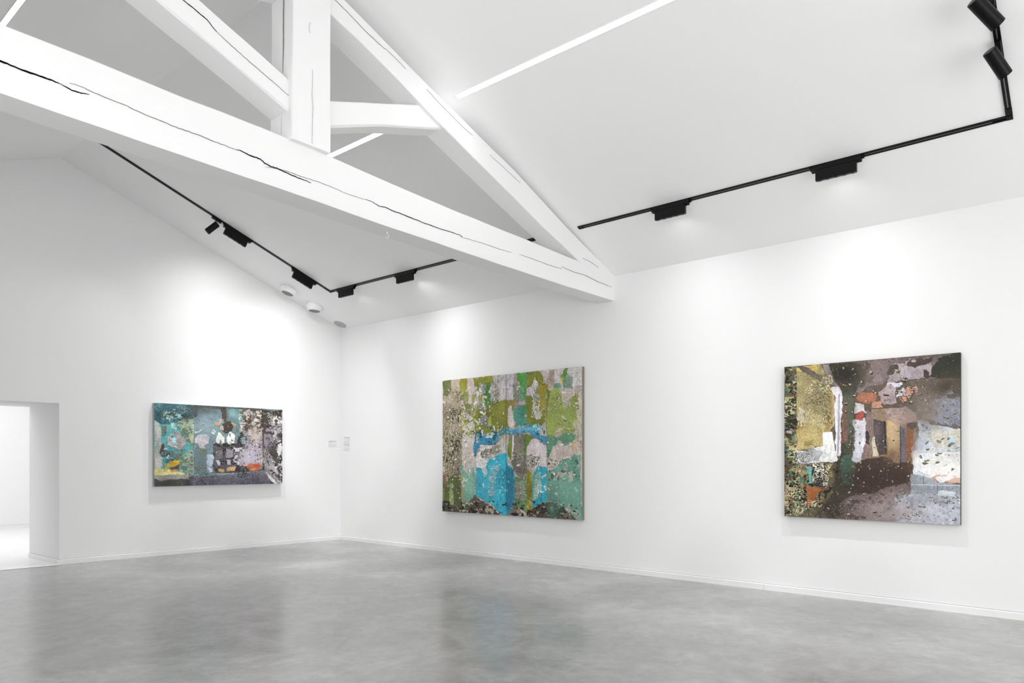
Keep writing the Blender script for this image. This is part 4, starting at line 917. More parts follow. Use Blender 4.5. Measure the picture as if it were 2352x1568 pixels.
('P',(170,156,134),[(750,358),(749,355),(746,352),(744,353),(745,356),(748,359)],0.003,2),
('P',(44,34,28),[(618,455),(613,452),(606,453),(604,456),(607,459),(612,458)],0.003,0),
('P',(170,156,134),[(614,458),(611,456),(606,456),(604,458),(606,460),(610,460)],0.003,2),
('P',(44,34,28),[(691,336),(689,329),(681,325),(675,328),(677,335),(685,338)],0.003,0),
('P',(170,156,134),[(688,337),(686,332),(680,329),(675,331),(677,336),(683,339)],0.003,2),
('P',(44,34,28),[(520,339),(520,335),(516,331),(511,331),(513,336),(517,341)],0.003,0),
('P',(170,156,134),[(518,340),(518,338),(515,335),(511,335),(512,338),(516,341)],0.003,2),
('P',(44,34,28),[(751,201),(750,197),(746,194),(741,196),(742,202),(748,203)],0.003,0),
('P',(170,156,134),[(748,202),(748,199),(745,197),(741,199),(742,203),(746,204)],0.003,2),
('P',(44,34,28),[(651,244),(645,239),(643,241),(645,247),(649,253),(652,250)],0.003,0),
('P',(170,156,134),[(648,246),(645,243),(643,245),(644,249),(647,253),(649,251)],0.003,2),
('P',(44,34,28),[(696,188),(691,187),(688,190),(688,195),(692,199),(697,195)],0.003,0),
('P',(170,156,134),[(694,191),(690,191),(687,193),(688,196),(691,199),(694,196)],0.003,2),
('P',(44,34,28),[(501,236),(496,230),(489,228),(480,231),(485,240),(495,242)],0.003,0),
('P',(170,156,134),[(497,238),(494,233),(488,232),(481,234),(485,240),(493,242)],0.003,2),
('P',(44,34,28),[(737,367),(736,359),(730,356),(723,360),(725,368),(732,372)],0.003,0),
('P',(170,156,134),[(734,368),(734,363),(729,361),(723,363),(725,369),(730,371)],0.003,2),
('P',(44,34,28),[(493,206),(489,201),(483,200),(481,207),(484,212),(490,212)],0.003,0),
('P',(170,156,134),[(490,208),(487,205),(482,204),(481,209),(484,213),(488,212)],0.003,2),
('P',(44,34,28),[(454,359),(452,357),(448,359),(447,363),(450,364),(454,362)],0.003,0),
('P',(170,156,134),[(452,362),(450,361),(447,362),(446,364),(449,365),(452,364)],0.003,2),
('P',(44,34,28),[(621,251),(622,245),(618,244),(614,249),(614,256),(618,258)],0.003,0),
('P',(170,156,134),[(619,253),(620,249),(617,248),(614,251),(614,256),(616,258)],0.003,2),
('P',(44,34,28),[(590,303),(585,299),(579,301),(576,307),(582,312),(589,311)],0.003,0),
('P',(170,156,134),[(587,306),(584,303),(579,304),(577,309),(581,312),(586,311)],0.003,2),
('P',(66,54,48),[(393,9),(395,3),(390,2),(385,3),(385,8),(389,11)],0.003,0),
('P',(170,160,150),[(391,10),(392,7),(388,5),(385,6),(385,10),(388,12)],0.003,2),
('P',(66,54,48),[(529,148),(527,145),(517,141),(509,139),(516,145),(525,148)],0.003,0),
('P',(170,160,150),[(526,150),(524,147),(517,144),(511,143),(516,147),(523,150)],0.003,2),
('P',(66,54,48),[(410,3),(408,-1),(404,-3),(401,1),(402,5),(407,7)],0.003,0),
('P',(170,160,150),[(407,5),(406,2),(403,1),(401,3),(402,7),(405,8)],0.003,2),
('P',(66,54,48),[(567,155),(566,149),(561,149),(558,155),(560,161),(565,160)],0.003,0),
('P',(170,160,150),[(564,157),(564,153),(560,153),(558,157),(560,161),(563,160)],0.003,2),
('P',(66,54,48),[(459,27),(459,22),(454,17),(449,20),(450,26),(454,28)],0.003,0),
('P',(170,160,150),[(456,29),(456,25),(453,22),(449,24),(449,28),(453,29)],0.003,2),
('P',(66,54,48),[(358,75),(354,75),(347,80),(345,84),(349,83),(355,80)],0.003,0),
('P',(170,160,150),[(355,79),(351,79),(346,83),(345,85),(348,84),(353,82)],0.003,2),
('P',(66,54,48),[(415,98),(410,95),(405,99),(403,105),(409,109),(414,103)],0.003,0),
('P',(170,160,150),[(412,101),(409,99),(405,102),(403,106),(407,109),(412,105)],0.003,2),
('P',(66,54,48),[(653,132),(653,128),(649,127),(647,130),(647,135),(651,136)],0.003,0),
('P',(170,160,150),[(651,134),(651,131),(648,131),(646,133),(647,136),(649,137)],0.003,2),
('P',(66,54,48),[(570,133),(569,130),(565,126),(562,127),(563,130),(568,134)],0.003,0),
('P',(170,160,150),[(568,134),(567,132),(564,130),(562,130),(563,133),(566,135)],0.003,2),
('P',(66,54,48),[(312,168),(308,165),(303,165),(302,169),(304,173),(309,171)],0.003,0),
('P',(170,160,150),[(309,171),(306,169),(302,168),(302,171),(303,174),(307,173)],0.003,2),
('P',(66,54,48),[(709,169),(702,171),(692,178),(692,185),(699,183),(707,177)],0.003,0),
('P',(170,160,150),[(706,174),(700,175),(692,180),(692,185),(698,184),(704,179)],0.003,2),
('P',(66,54,48),[(527,96),(524,95),(520,95),(517,97),(520,100),(525,99)],0.003,0),
('P',(170,160,150),[(525,99),(523,98),(519,98),(517,99),(519,101),(523,101)],0.003,2),
('P',(66,54,48),[(477,115),(476,112),(469,111),(466,113),(470,116),(475,117)],0.003,0),
('P',(170,160,150),[(474,117),(473,115),(469,114),(466,116),(469,118),(473,118)],0.003,2),
('P',(66,54,48),[(505,161),(496,157),(486,157),(479,161),(484,166),(498,166)],0.003,0),
('P',(170,160,150),[(500,163),(494,161),(486,160),(480,163),(485,167),(495,167)],0.003,2),
('P',(66,54,48),[(290,53),(280,56),(271,61),(267,69),(274,71),(284,62)],0.003,0),
('P',(170,160,150),[(285,58),(277,60),(271,64),(268,69),(273,71),(281,65)],0.003,2),
('P',(66,54,48),[(737,37),(731,38),(724,42),(725,47),(729,48),(737,44)],0.003,0),
('P',(170,160,150),[(734,41),(730,41),(724,44),(725,48),(728,49),(734,46)],0.003,2),
('P',(66,54,48),[(693,127),(689,124),(683,128),(681,134),(686,136),(691,132)],0.003,0),
('P',(170,160,150),[(690,131),(687,129),(682,131),(681,135),(685,136),(689,134)],0.003,2),
('P',(66,54,48),[(495,95),(495,89),(487,87),(481,89),(484,95),(492,100)],0.003,0),
('P',(170,160,150),[(492,97),(492,93),(486,91),(482,93),(484,96),(490,100)],0.003,2),
('P',(66,54,48),[(426,129),(419,123),(409,119),(400,119),(406,126),(418,130)],0.003,0),
('P',(170,160,150),[(421,130),(416,125),(409,123),(402,123),(406,127),(415,131)],0.003,2),
('P',(66,54,48),[(411,35),(407,28),(398,27),(391,30),(395,37),(406,40)],0.003,0),
('P',(170,160,150),[(407,37),(404,32),(397,31),(392,33),(395,38),(403,40)],0.003,2),
('P',(66,54,48),[(724,52),(722,49),(717,49),(715,54),(719,58),(723,56)],0.003,0),
('P',(170,160,150),[(722,55),(721,52),(717,52),(715,56),(718,59),(721,57)],0.003,2),
('P',(66,54,48),[(584,40),(581,34),(573,27),(568,26),(569,31),(578,39)],0.003,0),
('P',(170,160,150),[(580,40),(578,36),(572,31),(569,30),(569,34),(576,39)],0.003,2),
('P',(66,54,48),[(636,81),(634,78),(629,77),(624,78),(627,82),(633,83)],0.003,0),
('P',(170,160,150),[(633,83),(632,81),(628,80),(624,81),(627,83),(631,84)],0.003,2),
('P',(66,54,48),[(409,111),(409,105),(403,101),(396,101),(399,108),(404,111)],0.003,0),
('P',(170,160,150),[(406,112),(406,108),(402,105),(397,105),(399,110),(403,112)],0.003,2),
('P',(66,54,48),[(563,57),(558,51),(546,48),(540,50),(543,56),(556,60)],0.003,0),
('P',(170,160,150),[(559,58),(554,54),(546,52),(541,53),(544,57),(553,60)],0.003,2),
('P',(66,54,48),[(732,166),(729,161),(724,156),(720,158),(722,163),(727,166)],0.003,0),
('P',(170,160,150),[(729,167),(727,163),(723,160),(720,162),(721,165),(725,167)],0.003,2),
('P',(66,54,48),[(741,84),(732,82),(722,85),(716,91),(724,94),(734,91)],0.003,0),
('P',(170,160,150),[(737,88),(730,86),(722,88),(718,92),(724,94),(731,92)],0.003,2),
('P',(66,54,48),[(616,100),(612,95),(607,94),(605,100),(608,104),(612,105)],0.003,0),
('P',(170,160,150),[(613,102),(610,99),(606,98),(605,102),(607,105),(610,106)],0.003,2),
('P',(66,54,48),[(657,44),(655,42),(645,39),(642,41),(645,44),(655,46)],0.003,0),
('P',(170,160,150),[(654,46),(652,44),(645,43),(643,44),(645,46),(652,48)],0.003,2),
('P',(66,54,48),[(351,52),(350,48),(345,50),(342,52),(345,55),(349,54)],0.003,0),
('P',(170,160,150),[(349,54),(348,52),(344,53),(342,54),(344,56),(347,55)],0.003,2),
('P',(96,98,92),[(821,106),(823,99),(817,96),(811,96),(810,103),(816,106)],0.003,0),
('P',(178,180,180),[(819,107),(820,102),(816,99),(811,100),(810,105),(815,107)],0.003,2),
('P',(96,98,92),[(796,55),(793,49),(786,43),(777,43),(781,52),(790,59)],0.003,0),
('P',(178,180,180),[(792,56),(790,52),(785,47),(778,48),(781,54),(788,59)],0.003,2),
('P',(96,98,92),[(796,43),(792,40),(787,42),(784,45),(788,48),(793,47)],0.003,0),
('P',(178,180,180),[(793,45),(790,44),(786,45),(784,47),(787,49),(791,48)],0.003,2),
('P',(96,98,92),[(942,141),(940,132),(929,124),(920,122),(921,131),(934,139)],0.003,0),
('P',(178,180,180),[(938,140),(937,134),(928,128),(922,127),(922,133),(932,139)],0.003,2),
('P',(96,98,92),[(869,144),(867,138),(858,132),(854,136),(856,142),(864,149)],0.003,0),
('P',(178,180,180),[(866,145),(864,141),(858,137),(854,140),(856,144),(862,148)],0.003,2),
('P',(96,98,92),[(975,107),(972,100),(966,93),(958,93),(963,102),(969,108)],0.003,0),
('P',(178,180,180),[(972,107),(970,102),(965,98),(959,98),(963,103),(967,108)],0.003,2),
('P',(96,98,92),[(869,132),(864,127),(856,133),(859,141),(865,145),(869,138)],0.003,0),
('P',(178,180,180),[(867,135),(863,132),(857,136),(859,142),(864,144),(867,140)],0.003,2),
('P',(96,98,92),[(792,62),(792,54),(781,46),(774,47),(776,55),(786,65)],0.003,0),
('P',(178,180,180),[(789,62),(789,56),(780,51),(775,52),(777,57),(784,64)],0.003,2),
('P',(96,98,92),[(865,157),(861,153),(848,151),(843,154),(846,158),(859,159)],0.003,0),
('P',(178,180,180),[(861,159),(858,156),(848,155),(844,156),(847,159),(856,160)],0.003,2),
('P',(96,98,92),[(938,157),(929,152),(916,150),(910,156),(917,161),(931,164)],0.003,0),
('P',(178,180,180),[(933,159),(926,155),(916,154),(912,158),(918,162),(928,164)],0.003,2),
('P',(96,98,92),[(807,98),(803,94),(788,98),(784,103),(787,107),(802,102)],0.003,0),
('P',(178,180,180),[(803,101),(800,98),(789,101),(786,104),(788,107),(799,104)],0.003,2),
('P',(96,98,92),[(983,26),(981,21),(972,13),(964,9),(970,17),(978,24)],0.003,0),
('P',(178,180,180),[(980,26),(978,22),(972,17),(966,14),(971,19),(977,24)],0.003,2),
('P',(96,98,92),[(854,136),(851,132),(845,133),(843,139),(848,142),(854,142)],0.003,0),
('P',(178,180,180),[(852,139),(850,136),(845,137),(843,141),(847,143),(852,143)],0.003,2),
('P',(96,98,92),[(726,46),(721,41),(708,38),(704,44),(708,51),(721,50)],0.003,0),
('P',(178,180,180),[(722,48),(718,44),(709,43),(705,47),(709,52),(718,51)],0.003,2),
('P',(96,98,92),[(927,128),(924,125),(920,125),(917,127),(919,131),(924,131)],0.003,0),
('P',(178,180,180),[(924,130),(922,128),(919,128),(917,129),(918,132),(922,132)],0.003,2),
('P',(96,98,92),[(989,157),(981,151),(964,151),(962,158),(966,165),(982,164)],0.003,0),
('P',(178,180,180),[(984,160),(978,156),(966,155),(964,160),(967,165),(979,164)],0.003,2),
('P',(96,98,92),[(773,43),(767,42),(753,45),(751,49),(755,51),(767,47)],0.003,0),
('P',(178,180,180),[(769,46),(764,45),(754,47),(752,50),(755,51),(764,49)],0.003,2),
('P',(96,98,92),[(970,125),(958,123),(946,123),(940,130),(947,135),(961,132)],0.003,0),
('P',(178,180,180),[(964,128),(956,126),(947,127),(942,131),(948,135),(958,133)],0.003,2),
('P',(96,98,92),[(690,131),(687,125),(677,117),(673,117),(673,121),(684,129)],0.003,0),
('P',(178,180,180),[(686,131),(684,127),(676,121),(673,121),(673,124),(681,130)],0.003,2),
('P',(96,98,92),[(937,146),(927,148),(916,160),(912,169),(920,167),(932,157)],0.003,0),
('P',(178,180,180),[(932,152),(924,154),(916,162),(913,168),(919,167),(929,160)],0.003,2),
('P',(96,98,92),[(730,115),(725,116),(719,120),(718,124),(722,124),(727,120)],0.003,0),
('P',(178,180,180),[(727,119),(723,120),(719,122),(718,125),(721,125),(725,123)],0.003,2),
('P',(96,98,92),[(881,128),(880,121),(872,119),(868,121),(868,126),(875,128)],0.003,0),
('P',(178,180,180),[(878,129),(877,124),(871,123),(868,124),(868,128),(874,129)],0.003,2),
('P',(96,98,92),[(753,33),(750,27),(740,18),(732,16),(737,24),(748,34)],0.003,0),
('P',(178,180,180),[(749,33),(747,29),(740,23),(734,21),(737,27),(746,34)],0.003,2),
('P',(96,98,92),[(982,43),(978,34),(967,24),(958,25),(962,35),(974,46)],0.003,0),
('P',(178,180,180),[(978,43),(975,36),(967,29),(960,30),(963,37),(972,45)],0.003,2),
]
ART_LEFT=[
('P',(122,146,148),[(-14,1024),(1014,1005),(1014,-27),(-14,-8)],0,1),
('P',(84,164,166),[(-14,1024),(276,1010),(281,123),(-14,119)],0,1),
('P',(62,118,130),[(1,1011),(273,1008),(275,829),(245,801),(178,802),(139,763),(50,754),(1,779)],0.01,4),
('Q',(52,80,88),[(1,1011),(275,1008),(275,796),(1,755)],0.3,70,60),
('Q',(120,176,180),[(1,1011),(275,1008),(275,796),(1,755)],0.14,90,60),
('P',(182,176,170),[(1,790),(32,761),(47,685),(45,525),(60,217),(1,210)],0.008,3),
('Q',(120,186,180),[(1,790),(47,765),(60,209),(1,210)],0.18,70,60),
('P',(176,196,160),[(164,781),(202,808),(285,831),(285,582),(270,499),(245,580),(187,688)],0.012,3),
('P',(116,132,102),[(197,693),(221,719),(251,663),(245,580),(260,531),(226,580),(187,627)],0.01,3),
('P',(166,216,206),[(115,778),(173,757),(158,671),(120,705)],0.012,2),
('P',(112,122,98),[(50,727),(88,729),(84,623),(56,614)],0.006,3),
('P',(172,166,166),[(92,583),(120,641),(158,676),(197,628),(238,588),(240,543),(202,473),(173,411),(135,479),(90,510)],0.012,4),
('P',(164,230,242),[(121,572),(156,585),(155,520),(121,526)],0.012,2),
('P',(164,226,240),[(182,594),(206,587),(202,561)],0.008,1),
('P',(160,224,238),[(142,496),(158,500),(156,476),(142,475)],0.006,1),
('P',(108,124,108),[(102,430),(197,399),(187,342),(149,325),(116,374)],0.012,4),
('P',(164,184,160),[(197,346),(245,449),(281,433),(276,132),(178,134),(182,252)],0.012,3),
('S',(110,130,104),[(178,448),(281,449),(276,132),(178,134)],0.34,44,34),
('S',(104,128,112),[(158,797),(285,829),(285,449),(226,498)],0.2,50,40),
('P',(96,58,52),[(45,493),(66,520),(83,438),(107,414),(126,364),(102,340),(64,353),(40,389)],0.008,2),
('P',(156,216,232),[(60,454),(92,472),(98,428),(83,438)],0.01,2),
('P',(156,210,230),[(69,308),(95,375),(120,342),(97,325)],0.01,2),
('P',(102,64,56),[(76,292),(102,341),(139,324),(140,283),(97,275)],0.008,2),
('P',(104,64,54),[(109,229),(175,259),(174,202),(120,200)],0.008,2),
('P',(206,166,30),[(70,201),(77,259),(106,300),(188,321),(178,285),(149,243),(102,235),(97,200)],0.006,2),
('P',(206,196,122),[(-10,214),(106,203),(178,171),(232,133),(-10,136)],0.008,2),
('P',(200,150,92),[(111,204),(168,202),(158,169),(116,176)],0.008,1),
('P',(152,150,142),[(1,136),(275,148),(280,86),(139,90),(83,74),(50,59),(1,99)],0.01,3),
('P',(72,72,66),[(1,101),(50,63),(83,80),(139,84),(281,86),(281,-13),(1,-9)],0.008,3),
('P',(104,101,114),[(245,112),(529,130),(829,180),(938,-6),(1002,-26),(245,-11)],0.006,3),
('Q',(190,188,196),[(275,136),(938,174),(973,-25),(275,-4)],0.12,110,60),
('Q',(52,50,56),[(226,137),(857,175),(973,-25),(226,-2)],0.26,70,50),
('P',(116,142,152),[(281,1007),(503,1001),(519,803),(477,707),(431,536),(426,414),(378,391),(380,163),(285,148)],0.004,1),
('P',(100,128,134),[(285,449),(314,508),(374,451),(377,167),(285,156)],0.01,1),
('S',(128,118,84),[(281,515),(379,434),(379,154),(281,156)],0.3,36,36),
('P',(76,82,78),[(281,1007),(529,1004),(1008,991),(1008,958),(635,939),(503,959),(374,969),(314,948),(309,848),(281,846)],0.01,1),
('P',(96,136,138),[(518,986),(652,974),(668,838),(635,818),(603,782),(524,811)],0.01,1),
('P',(108,134,138),[(503,759),(657,820),(690,752),(635,594),(609,610),(529,684),(477,690)],0.01,1),
('P',(72,64,57),[(479,987),(529,992),(530,812),(497,810),(492,903)],0.012,3),
('P',(196,154,114),[(427,797),(479,809),(474,758),(441,760)],0.01,2),
('P',(194,158,118),[(566,797),(615,784),(603,746),(576,755)],0.01,2),
('P',(188,178,168),[(466,825),(509,843),(509,802),(477,783)],0.01,2),
('P',(76,62,56),[(500,776),(534,821),(570,814),(583,712),(529,663),(493,708)],0.014,4),
('P',(206,190,178),[(488,750),(509,755),(503,691),(486,703)],0.01,2),
('P',(196,186,190),[(291,590),(309,624),(374,645),(399,602),(390,522),(355,501),(367,459),(324,463),(314,520),(291,531)],0.007,2),
('P',(212,204,200),[(285,673),(314,678),(339,712),(342,683),(314,666),(289,648)],0.006,2),
('P',(228,228,218),[(448,596),(464,668),(477,675),(516,611),(516,513),(495,517),(487,589),(469,520),(451,527)],0.006,2),
('P',(238,240,234),[(533,590),(553,668),(561,687),(603,631),(595,519),(545,521)],0.006,2),
('P',(120,130,110),[(555,659),(567,656),(563,608),(556,625)],0.004,1),
('P',(226,222,214),[(412,655),(430,711),(450,680),(431,636)],0.006,2),
('P',(176,196,216),[(378,384),(429,386),(446,444),(451,419),(431,284),(405,223),(379,246)],0.008,2),
('P',(94,89,94),[(431,528),(503,513),(701,544),(635,352),(635,265),(829,184),(529,151),(441,161),(425,250),(435,376)],0.012,2),
('S',(50,46,50),[(430,528),(690,535),(635,335),(823,185),(435,166)],0.4,46,40),
('P',(112,104,112),[(446,427),(466,444),(499,436),(499,343),(461,334),(441,284)],0.006,1),
('P',(148,138,150),[(529,462),(586,453),(583,352),(525,343)],0.006,1),
('S',(196,188,196),[(582,489),(701,509),(690,248),(592,248)],0.32,44,40),
('P',(184,184,196),[(451,307),(472,317),(484,266),(461,246)],0.008,2),
('P',(184,184,196),[(533,326),(562,319),(558,256),(535,263)],0.008,2),
('P',(194,200,220),[(379,234),(405,217),(430,166),(395,154)],0.01,2),
('P',(206,156,100),[(466,207),(514,198),(509,160),(461,163)],0.012,2),
('P',(208,160,106),[(538,223),(609,231),(592,171),(529,160)],0.014,2),
('P',(160,150,166),[(690,813),(745,843),(823,839),(830,282),(745,273),(690,248),(635,265),(646,369),(690,509)],0.012,1),
('P',(172,158,152),[(712,823),(823,928),(823,600),(745,545),(712,666)],0.012,1),
('S',(80,70,64),[(690,839),(829,848),(829,282),(690,282)],0.14,48,36),
('S',(196,190,200),[(635,507),(829,547),(829,246),(635,248)],0.16,54,40),
('P',(88,78,68),[(652,982),(826,970),(826,822),(767,862),(745,817),(690,665),(657,768),(668,838)],0.016,2),
('S',(186,170,156),[(635,974),(826,972),(826,724),(635,663)],0.3,44,36),
('S',(48,42,38),[(635,983),(826,981),(826,689),(668,595)],0.22,52,44),
('S',(60,52,52),[(625,662),(712,719),(701,457),(625,455)],0.4,36,30),
('P',(184,98,58),[(692,239),(723,272),(795,264),(802,194),(745,170),(702,204)],0.01,2),
('P',(208,128,80),[(712,204),(778,220),(767,177),(723,169)],0.01,2),
('P',(200,134,96),[(654,265),(684,282),(684,239),(657,244)],0.01,2),
('P',(142,134,142),[(829,977),(1008,978),(1008,-27),(950,3),(852,157),(829,246)],0.0,1),
('P',(62,56,49),[(829,977),(1002,979),(973,840),(915,729),(857,761),(829,724)],0.014,2),
('P',(160,154,172),[(841,725),(938,658),(945,533),(892,424),(847,370)],0.014,1),
('P',(170,166,170),[(846,370),(892,397),(926,281),(967,173),(961,110),(892,157),(849,264)],0.012,1),
('P',(70,66,62),[(869,522),(950,461),(1005,353),(1005,73),(967,128),(938,281),(880,424)],0.014,2),
('S',(52,46,42),[(832,778),(1002,841),(1002,-8),(909,85),(835,424)],0.34,40,26),
('S',(206,198,196),[(909,853),(1002,968),(1002,552),(915,550)],0.34,40,20),
('S',(196,190,196),[(892,424),(1002,335),(1002,-8),(915,67)],0.2,40,26),
('P',(226,230,226),[(958,524),(999,543),(991,426),(973,371),(947,425)],0.014,2),
('P',(56,48,46),[(819,976),(836,975),(840,601),(845,335),(846,175),(827,176),(829,512)],0.004,0),
('P',(216,214,214),[(849,149),(857,157),(915,76),(955,1),(926,-1),(874,95)],0.008,1),
('K',(48,44,46),[(425,162),(529,154),(690,165),(829,183)],7),
('K',(88,86,70),[(275,1002),(276,796)],4),
('K',(196,180,172),[(278,416),(278,148)],9),
('K',(70,56,48),[(285,664),(285,416)],4),
('K',(60,52,44),[(285,150),(374,163)],5),
('G',(142,166,174),[(369,768),(430,772),(369,660)],0.65),
('G',(84,92,88),[(339,941),(456,951),(339,904)],0.7),
('G',(74,118,122),[(92,953),(168,960),(92,905)],0.35),
('G',(58,68,70),[(187,864),(260,869),(187,815)],0.6),
('G',(94,122,134),[(329,317),(374,317),(329,193)],0.4),
('G',(184,176,192),[(717,396),(773,396),(717,291)],0.5),
('G',(182,166,156),[(756,668),(801,670),(756,572)],0.6),
('G',(112,102,104),[(857,424),(880,424),(857,157)],0.5),
('G',(86,82,96),[(582,51),(762,45),(582,0)],0.5),
('G',(60,58,56),[(83,36),(154,33),(83,4)],0.5),
('G',(186,72,40),[(784,242),(812,242),(784,216)],0.8),
('G',(150,186,190),[(582,909),(619,912),(582,858)],0.5),
('G',(80,70,60),[(524,905),(539,906),(524,803)],0.5),
('G',(130,120,126),[(915,550),(961,551),(915,442)],0.4),
('Q',(150,200,200),[(1,1009),(275,1008),(275,796),(1,755)],0.14,26,26),
('Q',(120,116,84),[(50,894),(255,885),(255,827),(55,798)],0.2,50,44),
('Q',(60,140,146),[(47,757),(275,804),(275,169),(47,173)],0.12,60,14),
('Q',(206,202,196),[(635,939),(1002,968),(1002,-8),(857,69),(635,421)],0.1,50,34),
('Q',(40,36,36),[(425,519),(1002,787),(1002,-8),(425,166)],0.09,46,36),
('Q',(90,112,92),[(178,798),(281,804),(281,136),(178,138)],0.14,40,30),
('P',(70,66,58),[(357,763),(355,754),(348,750),(344,753),(346,760),(351,763)],0.003,0),
('P',(190,170,150),[(354,764),(352,758),(347,755),(344,757),(346,762),(350,764)],0.003,2),
('P',(70,66,58),[(421,795),(421,789),(419,783),(415,791),(415,801),(418,802)],0.003,0),
('P',(190,170,150),[(419,797),(419,792),(418,788),(415,794),(415,801),(417,802)],0.003,2),
('P',(70,66,58),[(311,858),(307,858),(302,862),(303,867),(305,870),(310,863)],0.003,0),
('P',(190,170,150),[(309,862),(306,862),(302,865),(303,868),(305,870),(308,866)],0.003,2),
('P',(70,66,58),[(485,878),(483,871),(479,864),(476,866),(475,871),(481,879)],0.003,0),
('P',(190,170,150),[(483,879),(481,873),(478,868),(476,870),(475,874),(480,879)],0.003,2),
('P',(70,66,58),[(556,752),(556,742),(550,739),(543,740),(544,751),(550,756)],0.003,0),
('P',(190,170,150),[(553,753),(554,746),(549,744),(544,744),(544,752),(549,755)],0.003,2),
('P',(70,66,58),[(420,835),(419,827),(415,823),(410,832),(413,842),(418,843)],0.003,0),
('P',(190,170,150),[(418,837),(417,832),(414,829),(411,835),(413,842),(417,843)],0.003,2),
('P',(70,66,58),[(484,747),(481,742),(477,742),(476,748),(477,756),(482,753)],0.003,0),
('P',(190,170,150),[(482,750),(479,746),(477,746),(476,750),(477,756),(480,754)],0.003,2),
('P',(70,66,58),[(499,881),(496,879),(493,881),(492,886),(495,888),(499,886)],0.003,0),
('P',(190,170,150),[(497,884),(495,883),(492,884),(492,887),(494,889),(497,888)],0.003,2),
('P',(70,66,58),[(438,665),(432,663),(426,670),(422,680),(429,679),(435,673)],0.003,0),
('P',(190,170,150),[(435,669),(431,668),(426,673),(423,680),(429,679),(433,675)],0.003,2),
('P',(70,66,58),[(572,749),(572,741),(568,735),(564,739),(564,747),(567,753)],0.003,0),
('P',(190,170,150),[(570,750),(570,745),(567,740),(564,743),(564,749),(566,753)],0.003,2),
('P',(70,66,58),[(610,687),(606,678),(598,672),(595,678),(597,684),(603,690)],0.003,0),
('P',(190,170,150),[(606,688),(603,681),(598,677),(596,681),(597,686),(602,690)],0.003,2),
('P',(70,66,58),[(572,710),(567,705),(560,706),(558,712),(561,718),(567,715)],0.003,0),
('P',(190,170,150),[(569,713),(565,710),(560,710),(559,714),(561,718),(565,716)],0.003,2),
('P',(70,66,58),[(529,686),(527,679),(524,681),(523,688),(525,696),(529,694)],0.003,0),
('P',(190,170,150),[(527,689),(525,684),(523,685),(523,690),(524,695),(527,695)],0.003,2),
('P',(70,66,58),[(342,936),(341,932),(338,932),(337,935),(337,938),(341,938)],0.003,0),
('P',(190,170,150),[(340,938),(340,935),(337,935),(336,937),(337,940),(339,940)],0.003,2),
('P',(70,66,58),[(464,909),(462,904),(459,903),(456,906),(457,911),(462,913)],0.003,0),
('P',(190,170,150),[(462,911),(461,907),(458,907),(456,909),(457,912),(460,913)],0.003,2),
('P',(70,66,58),[(567,978),(565,975),(560,979),(557,983),(561,984),(565,982)],0.003,0),
('P',(190,170,150),[(565,981),(563,979),(559,981),(557,985),(560,986),(564,984)],0.003,2),
('P',(52,46,42),[(974,877),(978,861),(974,860),(967,871),(966,885),(968,894)],0.003,0),
('P',(176,162,156),[(972,879),(975,867),(972,867),(967,875),(966,885),(967,890)],0.003,2),
('P',(52,46,42),[(762,567),(752,566),(742,570),(743,586),(752,590),(760,582)],0.003,0),
('P',(176,162,156),[(759,573),(751,572),(744,575),(745,586),(751,589),(757,583)],0.003,2),
('P',(52,46,42),[(942,584),(932,577),(923,588),(926,603),(934,614),(942,600)],0.003,0),
('P',(176,162,156),[(939,590),(931,585),(924,592),(926,603),(933,611),(939,601)],0.003,2),
('P',(52,46,42),[(918,354),(911,353),(905,358),(901,367),(908,368),(916,365)],0.003,0),
('P',(176,162,156),[(915,359),(909,358),(905,362),(902,368),(907,368),(914,366)],0.003,2),
('P',(52,46,42),[(820,626),(814,619),(808,623),(810,636),(817,645),(822,639)],0.003,0),
('P',(176,162,156),[(818,630),(813,625),(809,628),(810,637),(815,643),(819,639)],0.003,2),
('P',(52,46,42),[(796,527),(791,526),(786,533),(784,543),(790,544),(796,535)],0.003,0),
('P',(176,162,156),[(793,532),(790,531),(786,536),(784,543),(789,544),(794,537)],0.003,2),
('P',(52,46,42),[(789,888),(784,882),(775,882),(771,889),(776,894),(785,896)],0.003,0),
('P',(176,162,156),[(786,891),(782,887),(775,887),(772,891),(776,895),(783,896)],0.003,2),
('P',(52,46,42),[(918,558),(923,544),(918,538),(910,549),(906,563),(912,566)],0.003,0),
('P',(176,162,156),[(916,559),(919,550),(916,545),(910,553),(907,562),(911,565)],0.003,2),
('P',(52,46,42),[(834,591),(828,576),(816,577),(808,588),(814,604),(827,604)],0.003,0),
('P',(176,162,156),[(829,593),(825,583),(816,583),(811,591),(815,602),(824,602)],0.003,2),
('P',(52,46,42),[(972,954),(972,940),(964,938),(959,948),(962,959),(968,968)],0.003,0),
('P',(176,162,156),[(969,955),(969,946),(963,945),(960,952),(962,959),(966,965)],0.003,2),
('P',(52,46,42),[(767,871),(763,866),(760,870),(759,878),(764,882),(768,879)],0.003,0),
('P',(176,162,156),[(765,875),(762,871),(760,874),(759,879),(762,882),(765,880)],0.003,2),
('P',(52,46,42),[(905,382),(898,376),(890,373),(884,376),(888,383),(898,387)],0.003,0),
('P',(176,162,156),[(901,384),(895,380),(890,378),(885,380),(888,385),(896,387)],0.003,2),
('P',(52,46,42),[(892,669),(892,660),(887,659),(881,663),(883,673),(888,673)],0.003,0),
('P',(176,162,156),[(889,671),(890,665),(886,664),(882,667),(883,674),(887,674)],0.003,2),
('P',(52,46,42),[(816,582),(817,573),(815,567),(809,573),(806,585),(810,586)],0.003,0),
('P',(176,162,156),[(814,583),(815,577),(814,573),(809,577),(807,585),(810,586)],0.003,2),
('P',(52,46,42),[(829,862),(824,851),(818,853),(820,868),(826,882),(833,879)],0.003,0),
